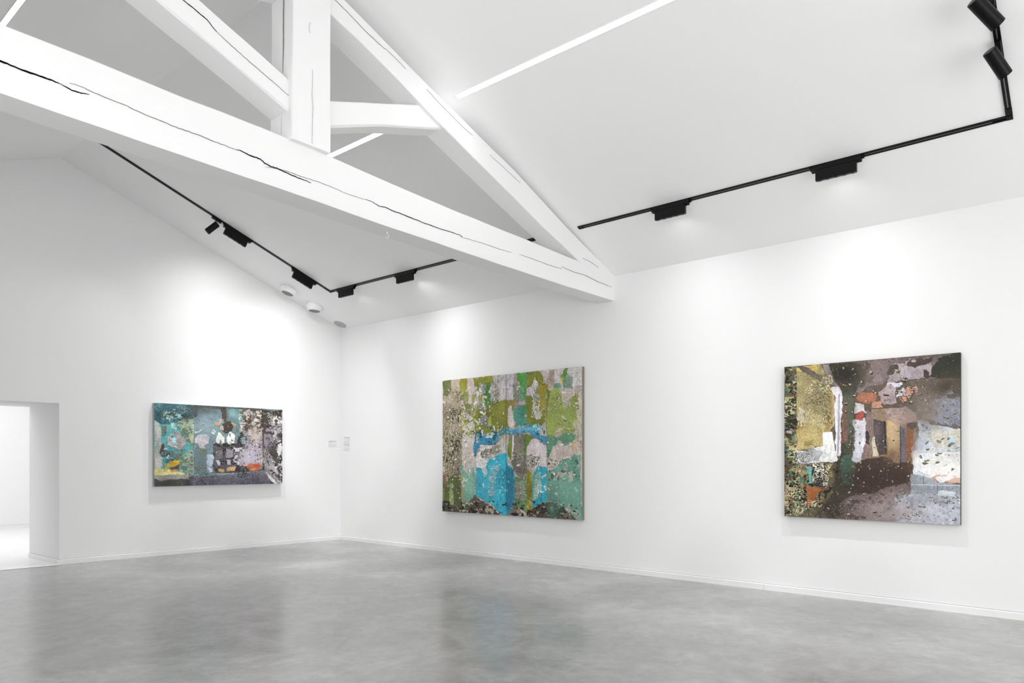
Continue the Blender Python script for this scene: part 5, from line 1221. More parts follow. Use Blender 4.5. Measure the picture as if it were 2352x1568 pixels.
('P',(176,162,156),[(827,866),(823,858),(818,859),(820,870),(825,880),(830,877)],0.003,2),
('P',(52,46,42),[(839,734),(837,723),(829,712),(821,720),(822,734),(832,743)],0.003,0),
('P',(176,162,156),[(835,735),(834,727),(828,719),(823,725),(823,735),(831,741)],0.003,2),
('P',(52,46,42),[(983,840),(976,826),(971,833),(971,846),(977,855),(983,855)],0.003,0),
('P',(176,162,156),[(980,844),(975,834),(971,839),(972,848),(976,854),(980,854)],0.003,2),
('P',(52,46,42),[(737,626),(730,620),(719,621),(713,628),(721,633),(732,635)],0.003,0),
('P',(176,162,156),[(733,629),(728,624),(719,625),(714,630),(721,633),(729,635)],0.003,2),
('P',(52,46,42),[(884,460),(883,452),(875,441),(867,442),(871,453),(879,463)],0.003,0),
('P',(176,162,156),[(881,461),(880,455),(874,447),(868,448),(871,456),(877,463)],0.003,2),
('P',(52,46,42),[(908,744),(898,730),(886,736),(886,754),(893,764),(902,760)],0.003,0),
('P',(176,162,156),[(904,748),(896,738),(887,743),(887,755),(892,763),(899,759)],0.003,2),
('P',(52,46,42),[(670,379),(669,373),(664,371),(662,375),(662,381),(668,383)],0.003,0),
('P',(176,162,156),[(668,381),(667,377),(664,376),(662,378),(662,382),(666,384)],0.003,2),
('P',(52,46,42),[(770,441),(763,436),(759,441),(758,452),(765,459),(769,453)],0.003,0),
('P',(176,162,156),[(767,446),(762,442),(760,446),(758,453),(764,458),(767,454)],0.003,2),
('P',(52,46,42),[(695,802),(695,793),(689,789),(685,790),(684,798),(689,803)],0.003,0),
('P',(176,162,156),[(692,803),(692,796),(688,794),(685,794),(684,800),(688,804)],0.003,2),
('P',(52,46,42),[(676,732),(672,717),(667,722),(663,734),(668,750),(674,749)],0.003,0),
('P',(176,162,156),[(673,735),(670,725),(666,728),(664,736),(667,748),(672,746)],0.003,2),
('P',(52,46,42),[(769,774),(770,767),(766,766),(763,768),(763,775),(766,778)],0.003,0),
('P',(176,162,156),[(767,776),(768,771),(765,770),(763,772),(762,777),(765,779)],0.003,2),
('P',(52,46,42),[(662,385),(661,373),(652,371),(647,376),(648,386),(655,388)],0.003,0),
('P',(176,162,156),[(659,386),(658,378),(652,376),(648,380),(649,387),(654,388)],0.003,2),
('P',(52,46,42),[(790,388),(789,370),(781,370),(774,379),(774,395),(782,399)],0.003,0),
('P',(176,162,156),[(787,389),(786,377),(780,377),(775,383),(775,394),(781,396)],0.003,2),
('P',(52,46,42),[(854,800),(849,791),(842,798),(842,808),(847,814),(852,809)],0.003,0),
('P',(176,162,156),[(852,804),(848,798),(842,802),(842,809),(846,814),(850,810)],0.003,2),
('P',(52,46,42),[(900,925),(896,917),(887,922),(887,932),(892,936),(899,934)],0.003,0),
('P',(176,162,156),[(897,928),(894,923),(888,926),(888,933),(892,937),(897,935)],0.003,2),
('P',(52,46,42),[(866,790),(863,780),(860,784),(861,794),(865,800),(868,800)],0.003,0),
('P',(176,162,156),[(865,794),(862,786),(859,789),(861,796),(863,800),(866,800)],0.003,2),
('P',(52,46,42),[(809,844),(809,833),(805,829),(801,839),(802,849),(805,851)],0.003,0),
('P',(176,162,156),[(807,846),(807,838),(804,836),(801,842),(801,849),(804,850)],0.003,2),
('P',(52,46,42),[(940,926),(937,920),(932,924),(933,931),(936,935),(941,933)],0.003,0),
('P',(176,162,156),[(938,929),(935,925),(932,928),(932,933),(935,936),(938,934)],0.003,2),
('P',(52,46,42),[(730,455),(726,449),(720,445),(715,450),(719,457),(726,461)],0.003,0),
('P',(176,162,156),[(727,457),(724,453),(720,450),(716,453),(719,458),(724,461)],0.003,2),
('P',(52,46,42),[(882,616),(875,606),(872,612),(874,624),(882,638),(885,631)],0.003,0),
('P',(176,162,156),[(880,620),(874,613),(872,617),(874,626),(880,635),(882,630)],0.003,2),
('P',(52,46,42),[(752,574),(747,566),(739,559),(734,565),(735,574),(745,578)],0.003,0),
('P',(176,162,156),[(748,576),(744,570),(738,565),(735,569),(736,575),(743,578)],0.003,2),
('P',(52,46,42),[(706,928),(702,921),(698,924),(697,932),(701,940),(705,936)],0.003,0),
('P',(176,162,156),[(704,931),(701,926),(698,929),(697,934),(700,939),(703,937)],0.003,2),
('P',(52,46,42),[(678,656),(678,647),(672,648),(668,653),(670,662),(675,661)],0.003,0),
('P',(176,162,156),[(676,658),(676,652),(672,653),(668,656),(670,662),(674,661)],0.003,2),
('P',(52,46,42),[(956,453),(954,441),(947,439),(941,452),(946,469),(953,464)],0.003,0),
('P',(176,162,156),[(954,455),(952,447),(947,446),(942,455),(946,467),(951,463)],0.003,2),
('P',(52,46,42),[(767,879),(766,869),(761,870),(756,877),(759,886),(764,887)],0.003,0),
('P',(176,162,156),[(765,881),(764,875),(760,875),(757,880),(759,886),(763,887)],0.003,2),
('P',(52,46,42),[(909,744),(908,736),(903,735),(898,739),(901,746),(905,748)],0.003,0),
('P',(176,162,156),[(906,746),(906,741),(902,740),(899,743),(900,748),(904,749)],0.003,2),
('P',(52,46,42),[(755,710),(753,702),(744,692),(736,696),(742,707),(750,712)],0.003,0),
('P',(176,162,156),[(752,711),(751,705),(744,699),(738,701),(742,709),(748,713)],0.003,2),
('P',(52,46,42),[(811,587),(808,578),(804,580),(804,592),(809,599),(813,597)],0.003,0),
('P',(176,162,156),[(810,590),(807,584),(804,586),(804,593),(808,599),(811,597)],0.003,2),
('P',(52,46,42),[(825,869),(823,862),(818,860),(812,863),(815,872),(822,876)],0.003,0),
('P',(176,162,156),[(822,871),(821,866),(817,864),(813,867),(815,873),(820,876)],0.003,2),
('P',(52,46,42),[(819,805),(815,795),(810,796),(811,808),(814,817),(819,819)],0.003,0),
('P',(176,162,156),[(817,808),(813,801),(810,802),(811,810),(813,817),(817,818)],0.003,2),
('P',(52,46,42),[(776,888),(779,875),(774,866),(766,878),(765,891),(770,900)],0.003,0),
('P',(176,162,156),[(774,889),(776,880),(772,874),(767,882),(766,891),(769,897)],0.003,2),
('P',(52,46,42),[(684,755),(677,747),(671,752),(673,765),(679,774),(687,771)],0.003,0),
('P',(176,162,156),[(682,759),(676,754),(672,757),(673,766),(678,772),(683,771)],0.003,2),
('P',(40,36,40),[(691,191),(686,185),(679,189),(675,194),(679,199),(687,197)],0.003,0),
('P',(186,178,188),[(688,194),(684,190),(678,192),(676,196),(679,200),(684,198)],0.003,2),
('P',(40,36,40),[(567,496),(566,482),(563,483),(561,494),(561,509),(565,508)],0.003,0),
('P',(186,178,188),[(565,498),(565,488),(562,489),(561,497),(560,507),(563,507)],0.003,2),
('P',(40,36,40),[(622,296),(617,290),(608,295),(607,306),(613,309),(621,306)],0.003,0),
('P',(186,178,188),[(619,300),(615,296),(608,299),(608,307),(612,309),(618,307)],0.003,2),
('P',(40,36,40),[(634,314),(635,303),(630,296),(625,307),(625,318),(629,321)],0.003,0),
('P',(186,178,188),[(632,316),(633,308),(629,303),(625,311),(625,318),(628,320)],0.003,2),
('P',(40,36,40),[(467,414),(466,402),(460,400),(454,409),(456,424),(462,424)],0.003,0),
('P',(186,178,188),[(465,416),(464,407),(460,406),(455,413),(456,423),(461,423)],0.003,2),
('P',(40,36,40),[(485,253),(486,236),(477,234),(470,244),(473,257),(478,267)],0.003,0),
('P',(186,178,188),[(482,254),(483,242),(477,241),(471,248),(473,257),(477,264)],0.003,2),
('P',(40,36,40),[(469,365),(465,352),(461,352),(463,368),(466,384),(469,381)],0.003,0),
('P',(186,178,188),[(467,368),(464,359),(461,359),(462,370),(465,381),(467,379)],0.003,2),
('P',(40,36,40),[(541,191),(540,183),(537,176),(531,181),(533,189),(536,193)],0.003,0),
('P',(186,178,188),[(539,192),(538,187),(536,182),(532,185),(533,191),(535,194)],0.003,2),
('P',(40,36,40),[(588,452),(589,435),(582,434),(577,445),(575,461),(582,465)],0.003,0),
('P',(186,178,188),[(585,453),(586,442),(581,441),(577,448),(576,460),(581,462)],0.003,2),
('P',(40,36,40),[(680,274),(674,268),(670,271),(670,283),(676,294),(681,288)],0.003,0),
('P',(186,178,188),[(678,278),(673,274),(670,276),(670,284),(675,292),(678,288)],0.003,2),
('P',(40,36,40),[(591,235),(591,221),(587,224),(583,232),(585,242),(587,246)],0.003,0),
('P',(186,178,188),[(589,237),(589,228),(586,229),(583,235),(584,242),(586,245)],0.003,2),
('P',(40,36,40),[(592,428),(588,420),(583,417),(578,426),(582,435),(589,439)],0.003,0),
('P',(186,178,188),[(590,430),(586,425),(582,423),(579,429),(582,435),(587,438)],0.003,2),
('P',(40,36,40),[(504,282),(504,272),(500,272),(497,281),(499,291),(503,292)],0.003,0),
('P',(186,178,188),[(503,285),(503,277),(500,277),(497,284),(498,291),(501,291)],0.003,2),
('P',(40,36,40),[(590,398),(583,398),(575,404),(573,414),(579,415),(586,408)],0.003,0),
('P',(186,178,188),[(587,403),(582,403),(576,408),(574,414),(579,415),(584,410)],0.003,2),
('P',(40,36,40),[(534,391),(534,376),(530,371),(526,387),(526,403),(530,402)],0.003,0),
('P',(186,178,188),[(532,393),(532,383),(529,379),(526,390),(526,401),(529,401)],0.003,2),
('P',(40,36,40),[(523,470),(519,467),(516,468),(517,476),(520,482),(524,478)],0.003,0),
('P',(186,178,188),[(522,474),(519,471),(516,472),(517,477),(519,482),(522,479)],0.003,2),
('P',(40,36,40),[(672,411),(666,412),(658,418),(660,427),(665,429),(671,422)],0.003,0),
('P',(186,178,188),[(670,416),(664,417),(659,421),(660,428),(664,429),(668,424)],0.003,2),
('P',(40,36,40),[(667,473),(662,467),(654,466),(652,479),(658,484),(667,485)],0.003,0),
('P',(186,178,188),[(664,476),(660,472),(654,472),(653,480),(658,484),(664,485)],0.003,2),
('P',(40,36,40),[(682,448),(684,437),(682,433),(676,443),(674,455),(677,459)],0.003,0),
('P',(186,178,188),[(680,450),(682,442),(680,439),(676,446),(674,455),(676,457)],0.003,2),
('P',(40,36,40),[(606,316),(604,308),(601,303),(597,307),(596,314),(601,318)],0.003,0),
('P',(186,178,188),[(603,317),(602,311),(600,308),(597,310),(596,316),(600,319)],0.003,2),
('P',(40,36,40),[(672,358),(666,350),(660,350),(659,365),(666,377),(670,370)],0.003,0),
('P',(186,178,188),[(669,362),(665,356),(660,356),(660,367),(665,375),(668,370)],0.003,2),
('P',(40,36,40),[(554,253),(550,246),(541,245),(538,250),(541,256),(548,256)],0.003,0),
('P',(186,178,188),[(551,255),(548,250),(541,249),(539,253),(541,257),(546,257)],0.003,2),
('P',(40,36,40),[(536,365),(533,355),(526,351),(521,362),(525,372),(533,378)],0.003,0),
('P',(186,178,188),[(533,367),(531,360),(525,357),(522,365),(525,372),(531,376)],0.003,2),
('P',(40,36,40),[(600,189),(598,174),(591,173),(587,187),(590,198),(596,197)],0.003,0),
('P',(186,178,188),[(598,191),(596,181),(590,180),(588,190),(590,198),(594,197)],0.003,2),
('P',(40,36,40),[(665,381),(666,374),(661,368),(656,371),(656,378),(661,383)],0.003,0),
('P',(186,178,188),[(663,382),(664,377),(660,373),(656,375),(656,380),(660,383)],0.003,2),
('P',(40,36,40),[(496,307),(494,298),(492,299),(490,307),(492,316),(495,319)],0.003,0),
('P',(186,178,188),[(494,310),(493,304),(491,304),(490,310),(491,316),(493,318)],0.003,2),
]
CRACKS=[
('beam',0.011,[(6.066,-6.99,3.914),(6.066,-6.903,3.918),(6.066,-6.79,3.912),(6.066,-6.649,3.913),(6.066,-6.583,3.909)]),
('beam',0.007,[(6.066,-6.583,3.909),(6.066,-6.513,3.894),(6.066,-6.462,3.897),(6.066,-6.41,3.906)]),
('beam',0.004,[(6.066,-6.526,3.937),(6.066,-6.462,3.94),(6.066,-6.331,3.925),(6.066,-6.194,3.922),(6.066,-6.066,3.904),(6.066,-5.917,3.897),(6.066,-5.825,3.892),(6.066,-5.681,3.895),(6.066,-5.565,3.887),(6.066,-5.462,3.885),(6.066,-5.381,3.882)]),
('beam',0.008,[(6.066,-5.381,3.882),(6.066,-5.349,3.889),(6.066,-5.284,3.877),(6.066,-5.181,3.876),(6.066,-5.143,3.857),(6.066,-5.09,3.846),(6.066,-5.035,3.849),(6.066,-4.921,3.835),(6.066,-4.777,3.828),(6.066,-4.714,3.825)]),
('beam',0.003,[(6.066,-5.135,3.828),(6.066,-4.98,3.852),(6.066,-4.777,3.85),(6.066,-4.65,3.855),(6.066,-4.496,3.848),(6.066,-4.337,3.837),(6.066,-4.17,3.841),(6.066,-4.097,3.845)]),
('beam',0.006,[(6.066,-4.146,3.847),(6.066,-4.072,3.844),(6.066,-3.997,3.825),(6.066,-3.921,3.834),(6.066,-3.843,3.826),(6.066,-3.684,3.823),(6.066,-3.461,3.813),(6.066,-3.228,3.807),(6.066,-3.044,3.813),(6.066,-2.931,3.813),(6.066,-2.905,3.801)]),
('beam',0.004,[(6.066,-2.937,3.798),(6.066,-2.854,3.8),(6.066,-2.656,3.805),(6.066,-2.601,3.809),(6.066,-2.414,3.805),(6.066,-2.123,3.813)]),
('beam',0.003,[(6.066,-1.986,3.823),(6.066,-1.734,3.823),(6.066,-1.445,3.818),(6.066,-1.184,3.824)]),
('beam',0.004,[(6.066,-1.184,3.851),(6.066,-0.911,3.836),(6.066,-0.673,3.845),(6.066,-0.426,3.821),(6.066,-0.061,3.809)]),
('rafter',0.006,[(6.066,-4.519,5.493),(6.066,-4.474,5.478),(6.066,-4.337,5.43),(6.066,-4.146,5.356),(6.066,-3.997,5.313),(6.066,-3.921,5.294)]),
('rafter',0.003,[(6.066,-3.921,5.302),(6.066,-3.791,5.261),(6.066,-3.673,5.217)]),
('rafter',0.003,[(6.066,-3.404,5.128),(6.066,-3.228,5.054),(6.066,-3.044,4.991),(6.066,-2.886,4.936),(6.066,-2.749,4.903)]),
('rafter',0.002,[(6.066,-2.484,4.788),(6.066,-2.4,4.759),(6.066,-2.306,4.736),(6.066,-1.971,4.635)]),
('rafter',0.004,[(6.066,-0.741,4.046),(6.066,-0.575,4.043),(6.066,-0.375,4.006)]),
('strut_left',0.008,[(6.066,-5.825,4.847),(6.066,-5.762,4.824),(6.066,-5.632,4.781),(6.066,-5.598,4.764),(6.066,-5.565,4.734),(6.066,-5.538,4.717)]),
('strut_left',0.005,[(6.066,-5.538,4.717),(6.066,-5.427,4.668),(6.066,-5.321,4.624),(6.066,-5.173,4.567),(6.066,-5.059,4.527),(6.066,-4.909,4.466)]),
('post_side',0.006,[(5.99,-4.925,5.36),(5.983,-4.925,5.148),(5.983,-4.925,4.968),(5.977,-4.925,4.69)]),
('post_side',0.004,[(5.964,-4.925,4.346),(5.957,-4.925,4.258),(5.951,-4.925,4.159)]),
('post',0.004,[(6.12,-4.763,5.129),(6.12,-4.771,5.086),(6.12,-4.771,5.057),(6.12,-4.763,5.039)]),
('post',0.003,[(6.12,-4.738,4.746),(6.12,-4.742,4.527),(6.12,-4.734,4.422),(6.12,-4.738,4.377),(6.12,-4.742,4.237),(6.12,-4.742,4.129)]),
]


def crack(part, wid, pts):
    side = part == 'post_side'; v = []; f = []; P = []
    for a, b in zip(pts[:-1], pts[1:]):
        for k in range(6): P.append([a[i]+(b[i]-a[i])*k/6 for i in range(3)])
    P.append(pts[-1]); n = len(P); rs = np.random.RandomState(int(abs(pts[0][1])*1000))
    for i, p in enumerate(P):
        t = min(i, n-1-i)/(n/2); w_ = wid*(.35+.65*min(1, t*2.5))*(.75+.5*rs.rand())/2
        jit = (rs.rand()-.5)*.004
        if part in ('post', 'post_side'):
            for s_ in (-1, 1):
                for d in (0, 1):
                    if side: v.append((p[0]+s_*w_+jit*.5, p[1]-.003+d*.03-.0015, p[2]))
                    else: v.append((p[0]+.003-d*.03, p[1]+s_*w_+jit*.5, p[2]))
        else:
            for s_ in (-1, 1):
                for d in (0, 1): v.append((p[0]+.002-d*.03, p[1], p[2]+s_*w_+jit))
    for i in range(n-1):
        a, b = i*4, (i+1)*4
        f += [(a, b, b+2, a+2), (a+1, a+3, b+3, b+1), (a, a+1, b+1, b), (a+2, b+2, b+3, a+3)]
    f += [(0, 2, 3, 1), ((n-1)*4, (n-1)*4+1, (n-1)*4+3, (n-1)*4+2)]
    par = {'beam': tie, 'rafter': r1, 'strut_left': sl, 'post': post, 'post_side': post}[part]
    o = obj('crack', v, f, M_crack if wid > .0045 else M_crack3 if part == 'post' else M_crack2, par); o['label'] = 'drying crack in the white timber'
    return o
for part, wid, pts in CRACKS: crack(part, wid*(.8 if part == 'beam' else .6 if part != 'post' else .4), pts)

# small white hook screwed under the tie beam
hk = empty('screw_hook', (5.927, -3.785, 3.662), 'small white screw hook under the middle of the tie beam', 'hook')
MB().lathe([(.004, .022), (.008, .018), (.008, -.002), (.004, -.005)], n=14).build('collar', M_fit, hk, 30)
pts = [(0, 0, 0), (0, 0, -.016)]+[(.011*math.sin(a), .008*math.sin(a), -.035+.019*math.cos(a)) for a in [k*math.pi/9 for k in range(0, 15)]]
MB().tube(pts, .0028).build('hook', M_fit, hk, 40)

# ------------------------------------------------------------------ linear LED strips
def slope_frame(right=True):
    s_ = SL if right else -SR
    n_ = Vector((0, s_, 1)).normalized(); t = Vector((1, 0, 0)); u = n_.cross(t).normalized()
    return t, u, n_
def strip(x0, x1, y, label, right=True):
    t, u, n_ = slope_frame(right)
    Mx = Matrix.Translation(Vector(((x0+x1)/2, y, zc(y)))) @ Matrix((t, u, n_)).transposed().to_4x4()
    e = empty('linear_light', Mx.translation, label, 'ceiling light', 'recessed linear lights', Mx)
    h = (x1-x0)/2
    MB().box((-h-.004, -.030, -.006), (h+.004, -.0262, .02)).box((-h-.004, .0262, -.006), (h+.004, .030, .02)).box((-h-.004, -.0262, -.006), (-h, .0262, .02)).box((h, -.0262, -.006), (h+.004, .0262, .02)).build('frame', M_fit, e)
    MB().box((-h, -.0262, -.003), (h, .0262, .015)).build('diffuser', M_strip, e)
strip(6.10, 13.2, -3.015, 'long lit linear light recessed in the right ceiling slope, in front of the truss')
strip(3.15, 5.78, -3.015, 'short lit linear light seen behind the truss king post')
strip(1.2, 5.78, -6.37, 'lit linear light on the left ceiling slope above the tie beam', False)

# ------------------------------------------------------------------ tracks
def track(name, runs, label, corner=True):
    e = empty(name, Vector(runs[0][0]), label, 'lighting track')
    o0 = Vector(runs[0][0])
    for a, b in runs:
        a, b = Vector(a), Vector(b); t = (b-a).normalized(); n_ = Vector((0, SL, 1)).normalized(); u = n_.cross(t).normalized(); n_ = t.cross(u)
        Mx = Matrix.Translation(a-o0) @ Matrix((t, u, n_)).transposed().to_4x4(); Ln = (b-a).length
        if n_.z < 0: Mx = Mx @ Matrix.Rotation(math.pi, 4, 'X')
        w_ = .023
        MB().box((0, -w_, -.002), (Ln, w_, .004), Mx).box((0, -w_, -.010), (Ln, -.006, -.001), Mx).box((0, .006, -.010), (Ln, w_, -.001), Mx).build('rail', M_black, e)
        MB().box((.08, -.0045, -.0075), (Ln-.12, .0045, -.0015), Mx).build('conductor', M_slot, e)
        MB().box((-.001, -w_-.001, -.0115), (.07, w_+.001, .003), Mx).build('end_cap', M_black, e)
        if corner: MB().box((Ln-.02, -w_-.001, -.0115), (Ln+w_, w_+.001, .003), Mx).build('corner_connector', M_black, e); corner = False
    return e
def P(x, y): return (x, y, zc(y)-.003)
YT = -.968
def xl(y): return 1.046-.0800*(abs(y)-.968)   # run parallel to the end wall
track('ceiling_track', [(P(5.47, YT), P(1.046, YT)), (P(xl(-1.0), -1.0), P(xl(-4.52), -4.52))], 'black lighting track on the far ceiling bay, turning along the gable wall')
track('ceiling_track', [(P(6.165, YT), P(10.535, YT)), (P(10.535, -1.0), P(10.535, -4.45))], 'black lighting track on the near ceiling bay, turning up the slope at far right')

# ------------------------------------------------------------------ track lamps
LT = []   # lights recorded for tuning
def spotlight(parent, loc, dirv, power, angle, blend=.8, r=.012):
    l = bpy.data.lights.new('bulb', 'SPOT'); l.energy = power; l.spot_size = math.radians(angle); l.spot_blend = blend; l.shadow_soft_size = r
    o = bpy.data.objects.new('bulb', l); C.objects.link(o); o.parent = parent
    q_ = Vector(dirv).to_track_quat('-Z', 'Y'); o.matrix_local = Matrix.Translation(Vector(loc)) @ q_.to_matrix().to_4x4()
    return o
def washer_proto():
    """local frame: x along the track, y towards the lit wall, z up (ceiling normal); origin on the ceiling"""
    e = empty('wall_washer', (0, 0, 0), '', 'track light', 'black wall washers on the tracks')
    L_ = .45
    a = MB().box((-L_/2, -.022, -.060), (L_/2, .022, -.009)).build('adaptor', M_black, e)
    for sx in (-1, 1): MB().box((sx*L_/2-.02, -.017, -.030), (sx*L_/2+.02, .017, -.009)).build('latch', M_black, a)
    R = Matrix.Rotation(math.radians(TILT), 4, 'X')
    T_ = Matrix.Identity(4)
    h = MB().box((-.185, -.017, -.100), (.185, .017, .004), T_)
    hd = h.build('lamp_head', M_black, e); hd.location = (0, .0, -.056)
    MB().box((-.18, .0175, -.1), (.18, .022, -.004), T_).build('lens', M_wd, hd)
    for k in range(5): MB().box((-.165+k*.075, -.0175, -.104), (-.140+k*.075, .0175, -.0995), T_).build('louvre', M_black, hd)
    return e
M_wd = plain('dark_lens', (30, 30, 30), .2)
TILT = -20
proto = washer_proto()
protoused = [False]
def washer(loc, tdir, wall, tilt, label):
    t = Vector(tdir).normalized(); n_ = Vector((0, SL, 1)).normalized(); t = (t-n_*t.dot(n_)).normalized(); u = n_.cross(t)
    if u.dot(Vector(wall)) < 0: t = -t; u = -u
    e = proto if not protoused[0] else copy_tree(proto); protoused[0] = True
    e.matrix_world = Matrix.Translation(Vector(loc)) @ Matrix((t, u, n_)).transposed().to_4x4()
    e['label'] = label
    for ch in e.children:
        if ch.name.startswith('lamp_head'): ch.rotation_euler.x = math.radians(tilt)
    return e
WL = []
def wash_light(e, aim, power, angle, c0=.02, c1=.10):
    hd = [c for c in e.children if c.name.startswith('lamp_head')][0]
    Mi = hd.matrix_world; l0 = Vector((0, .045, -.06)); src = Mi @ l0; d = Vector(aim)-src
    o = spotlight(hd, l0, Mi.to_3x3().inverted() @ d, power, angle, .9)
    # asymmetric wall-washing optic: full intensity downwards, less towards the top of the wall
    l = o.data; l.use_nodes = True; nt = l.node_tree; em = nt.nodes['Emission']
    g = N(nt, 'ShaderNodeNewGeometry'); sp = N(nt, 'ShaderNodeSeparateXYZ'); nt.links.new(g.outputs['Incoming'], sp.inputs[0])
    def mt(op, a, b):
        n = N(nt, 'ShaderNodeMath', operation=op)
        for i, x in enumerate((a, b)):
            if isinstance(x, float): n.inputs[i].default_value = x
            else: nt.links.new(x, n.inputs[i])
        return n.outputs[0]
    s2 = mt('SUBTRACT', 1.0, mt('MULTIPLY', sp.outputs[2], sp.outputs[2]))
    cut = N(nt, 'ShaderNodeMapRange', interpolation_type='SMOOTHSTEP'); cut.inputs[1].default_value = c0; cut.inputs[2].default_value = c1; nt.links.new(s2, cut.inputs[0])
    nt.links.new(mt('MULTIPLY', cut.outputs[0], mt('POWER', mt('DIVIDE', .076, mt('MAXIMUM', s2, .076)), 1.1)), em.inputs['Strength'])
    return o
W = []
def yl(x): return zc(x)
for (x, label, aimx) in ((1.50, 'black wall washer nearest the corner on the far track', 1.6), (2.97, 'second black wall washer from the corner, above the green and blue painting', 3.2),
                   (7.42, 'black wall washer at the far end of the near track, left of its neighbour', 7.3), (9.17, 'black wall washer above the ruined corridor painting', 9.1)):
    e = washer(P(x, YT), (1, 0, 0), (0, 1, 0), 24, label); W.append((e, (aimx, 0, 1.9), 290*(.30 if x < 2 else .85 if x < 5 else .48), 146)+((.045, .13) if x < 5 else (.012, .08)))
for (y, label) in ((-2.56, 'black wall washer beside the cylinder spotlight on the gable track'), (-1.44, 'black wall washer near the bend of the gable track, above the air nozzles')):
    e = washer(P(xl(y), y), (-.08, -1, SL), (-1, 0, 0), 3, label)
    W.append((e, tuple(lw(-(y+.1), 1.9)), 320, 146, .045, .13))
bpy.context.view_layer.update()
for a in W: wash_light(*a)

def cyl_spot(loc, d, label, r, L_, arm, power, angle, lens=True, off=(0, 0, 0), run=(0, -1, 0)):
    e = empty('track_spotlight', loc, label, 'track light', 'black cylinder spotlights')
    n_ = Vector((0, SL, 1)).normalized(); d = Vector(d).normalized()
    t_ = Vector(run); t_ = (t_-n_*t_.dot(n_)).normalized(); Mn = Matrix((n_.cross(t_)*-1, t_, n_)).transposed().to_4x4()
    MB().box((-.018, -.075, -.045), (.018, .075, -.009), Mn).build('adaptor', M_black, e)
    c = Vector(off)-n_*(.05+arm)
    Mb = Matrix.Translation(c) @ (-d).to_track_quat('Z', 'X').to_matrix().to_4x4()
    jb = Mb @ Vector((0, 0, L_*.22))
    MB().tube([-n_*.045, -n_*(.05+arm*.4)+Vector(off)*.5, jb], .007).build('arm', M_black, e, 40)
    b = MB().lathe([(r*.9, L_/2), (r, L_/2-.004), (r, -L_/2+.052)], Mb, 36).build('body', M_black, e, 30)
    MB().lathe([(r*.985, -L_/2+.052), (r*.985, -L_/2+.050), (r, -L_/2+.049), (r, -L_/2), (r*.86, -L_/2), (r*.8, -L_/2+.02)], Mb, 36, caps=False).build('front_ring', M_black, b, 30)
    MB().lathe([(r*.84, -L_/2+.018), (r*.84, -L_/2+.022)], Mb, 30).build('lens', M_lens if lens else M_wd, b)
    spotlight(e, c+d*(L_/2+.004), d, power, angle, 1.0, .03)
    return e
def tgt(loc, aim): return Vector(aim)-Vector(loc)
p1 = P(xl(-2.88), -2.88); cyl_spot(p1, (-.32, -.62, -.66), 'black cylinder spotlight on the gable track, tilted down towards the doorway', .047, .20, .10, 16, 60, off=(-.015, -.015, -.02))
p2 = P(10.535, -1.665); cyl_spot(p2, (.40, .62, -.72), 'lower black cylinder spotlight on the short track run at far right', .048, .225, .09, 16*.4, 60, False, off=(.0, -.02, -.03))
p3 = P(10.535, -2.10); cyl_spot(p3, (.50, .60, -.62), 'upper black cylinder spotlight cut by the top edge at far right', .052, .25, .10, 16*.4, 60, False, off=(-.02, -.02, -.02))

# ------------------------------------------------------------------ air nozzles / grille by the corner
def nozzle(x, y, tilt, label):
    n_ = Vector((0, SL, 1)).normalized(); u = n_.cross(Vector((1, 0, 0)))
    Mx = Matrix.Translation(Vector((x, y, zc(y)))) @ Matrix((Vector((1, 0, 0)), u, n_)).transposed().to_4x4()
    e = empty('air_nozzle', Mx.translation, label, 'air vent', 'white round air nozzles', Mx)
    MB().lathe([(.195, -.001), (.195, -.006), (.188, -.008), (.158, -.008), (.152, -.004), (.152, -.001)], caps=False).build('ring', M_ceil, e, 30)
    # cone leans down towards the room
    R = Matrix.Rotation(math.radians(tilt[0]), 4, 'X') @ Matrix.Rotation(math.radians(tilt[1]), 4, 'Y')
    prof = [(.148, -.003, 0), (.148, -.016, .1), (.139, -.042, .45), (.114, -.087, 1), (.106, -.094, 1), (.098, -.089, 1)]; v = []; f = []; nn = 40
    for r_, z_, k_ in prof:
        Rk = Matrix.Rotation(math.radians(tilt[0]*k_), 4, 'X') @ Matrix.Rotation(math.radians(tilt[1]*k_), 4, 'Y')
        v += [Rk @ Vector((r_*math.cos(a*math.tau/nn), r_*math.sin(a*math.tau/nn), z_)) for a in range(nn)]
    for i in range(len(prof)-1):
        f += [(i*nn+a, i*nn+(a+1) % nn, (i+1)*nn+(a+1) % nn, (i+1)*nn+a) for a in range(nn)]
    obj('cone', v, f, M_fit, e, 30)
    MB().lathe([(.100, -.086), (.100, -.082)], R).build('face', M_mesh, e)
nozzle(.236, -1.247, (3, 3), 'protruding white round nozzle with grey face, farther from the corner')
nozzle(.227, -.723, (16, -2), 'protruding white round nozzle with grey face, between the flat grey disc and its twin')
n_ = Vector((0, SL, 1)).normalized(); u = n_.cross(Vector((1, 0, 0)))
Mx = Matrix.Translation(Vector((.190, -.145, zc(-.145)))) @ Matrix((Vector((1, 0, 0)), u, n_)).transposed().to_4x4()
e = empty('air_grille', Mx.translation, 'flat round light grey disc on the ceiling right in the corner', 'air vent', None, Mx)
MB().lathe([(.118, -.001), (.116, -.006), (.110, -.007), (.108, -.003)], caps=False).build('rim', M_mesh2, e, 30)
MB().lathe([(.111, -.001), (.111, -.004)]).build('disc', M_mesh2, e)

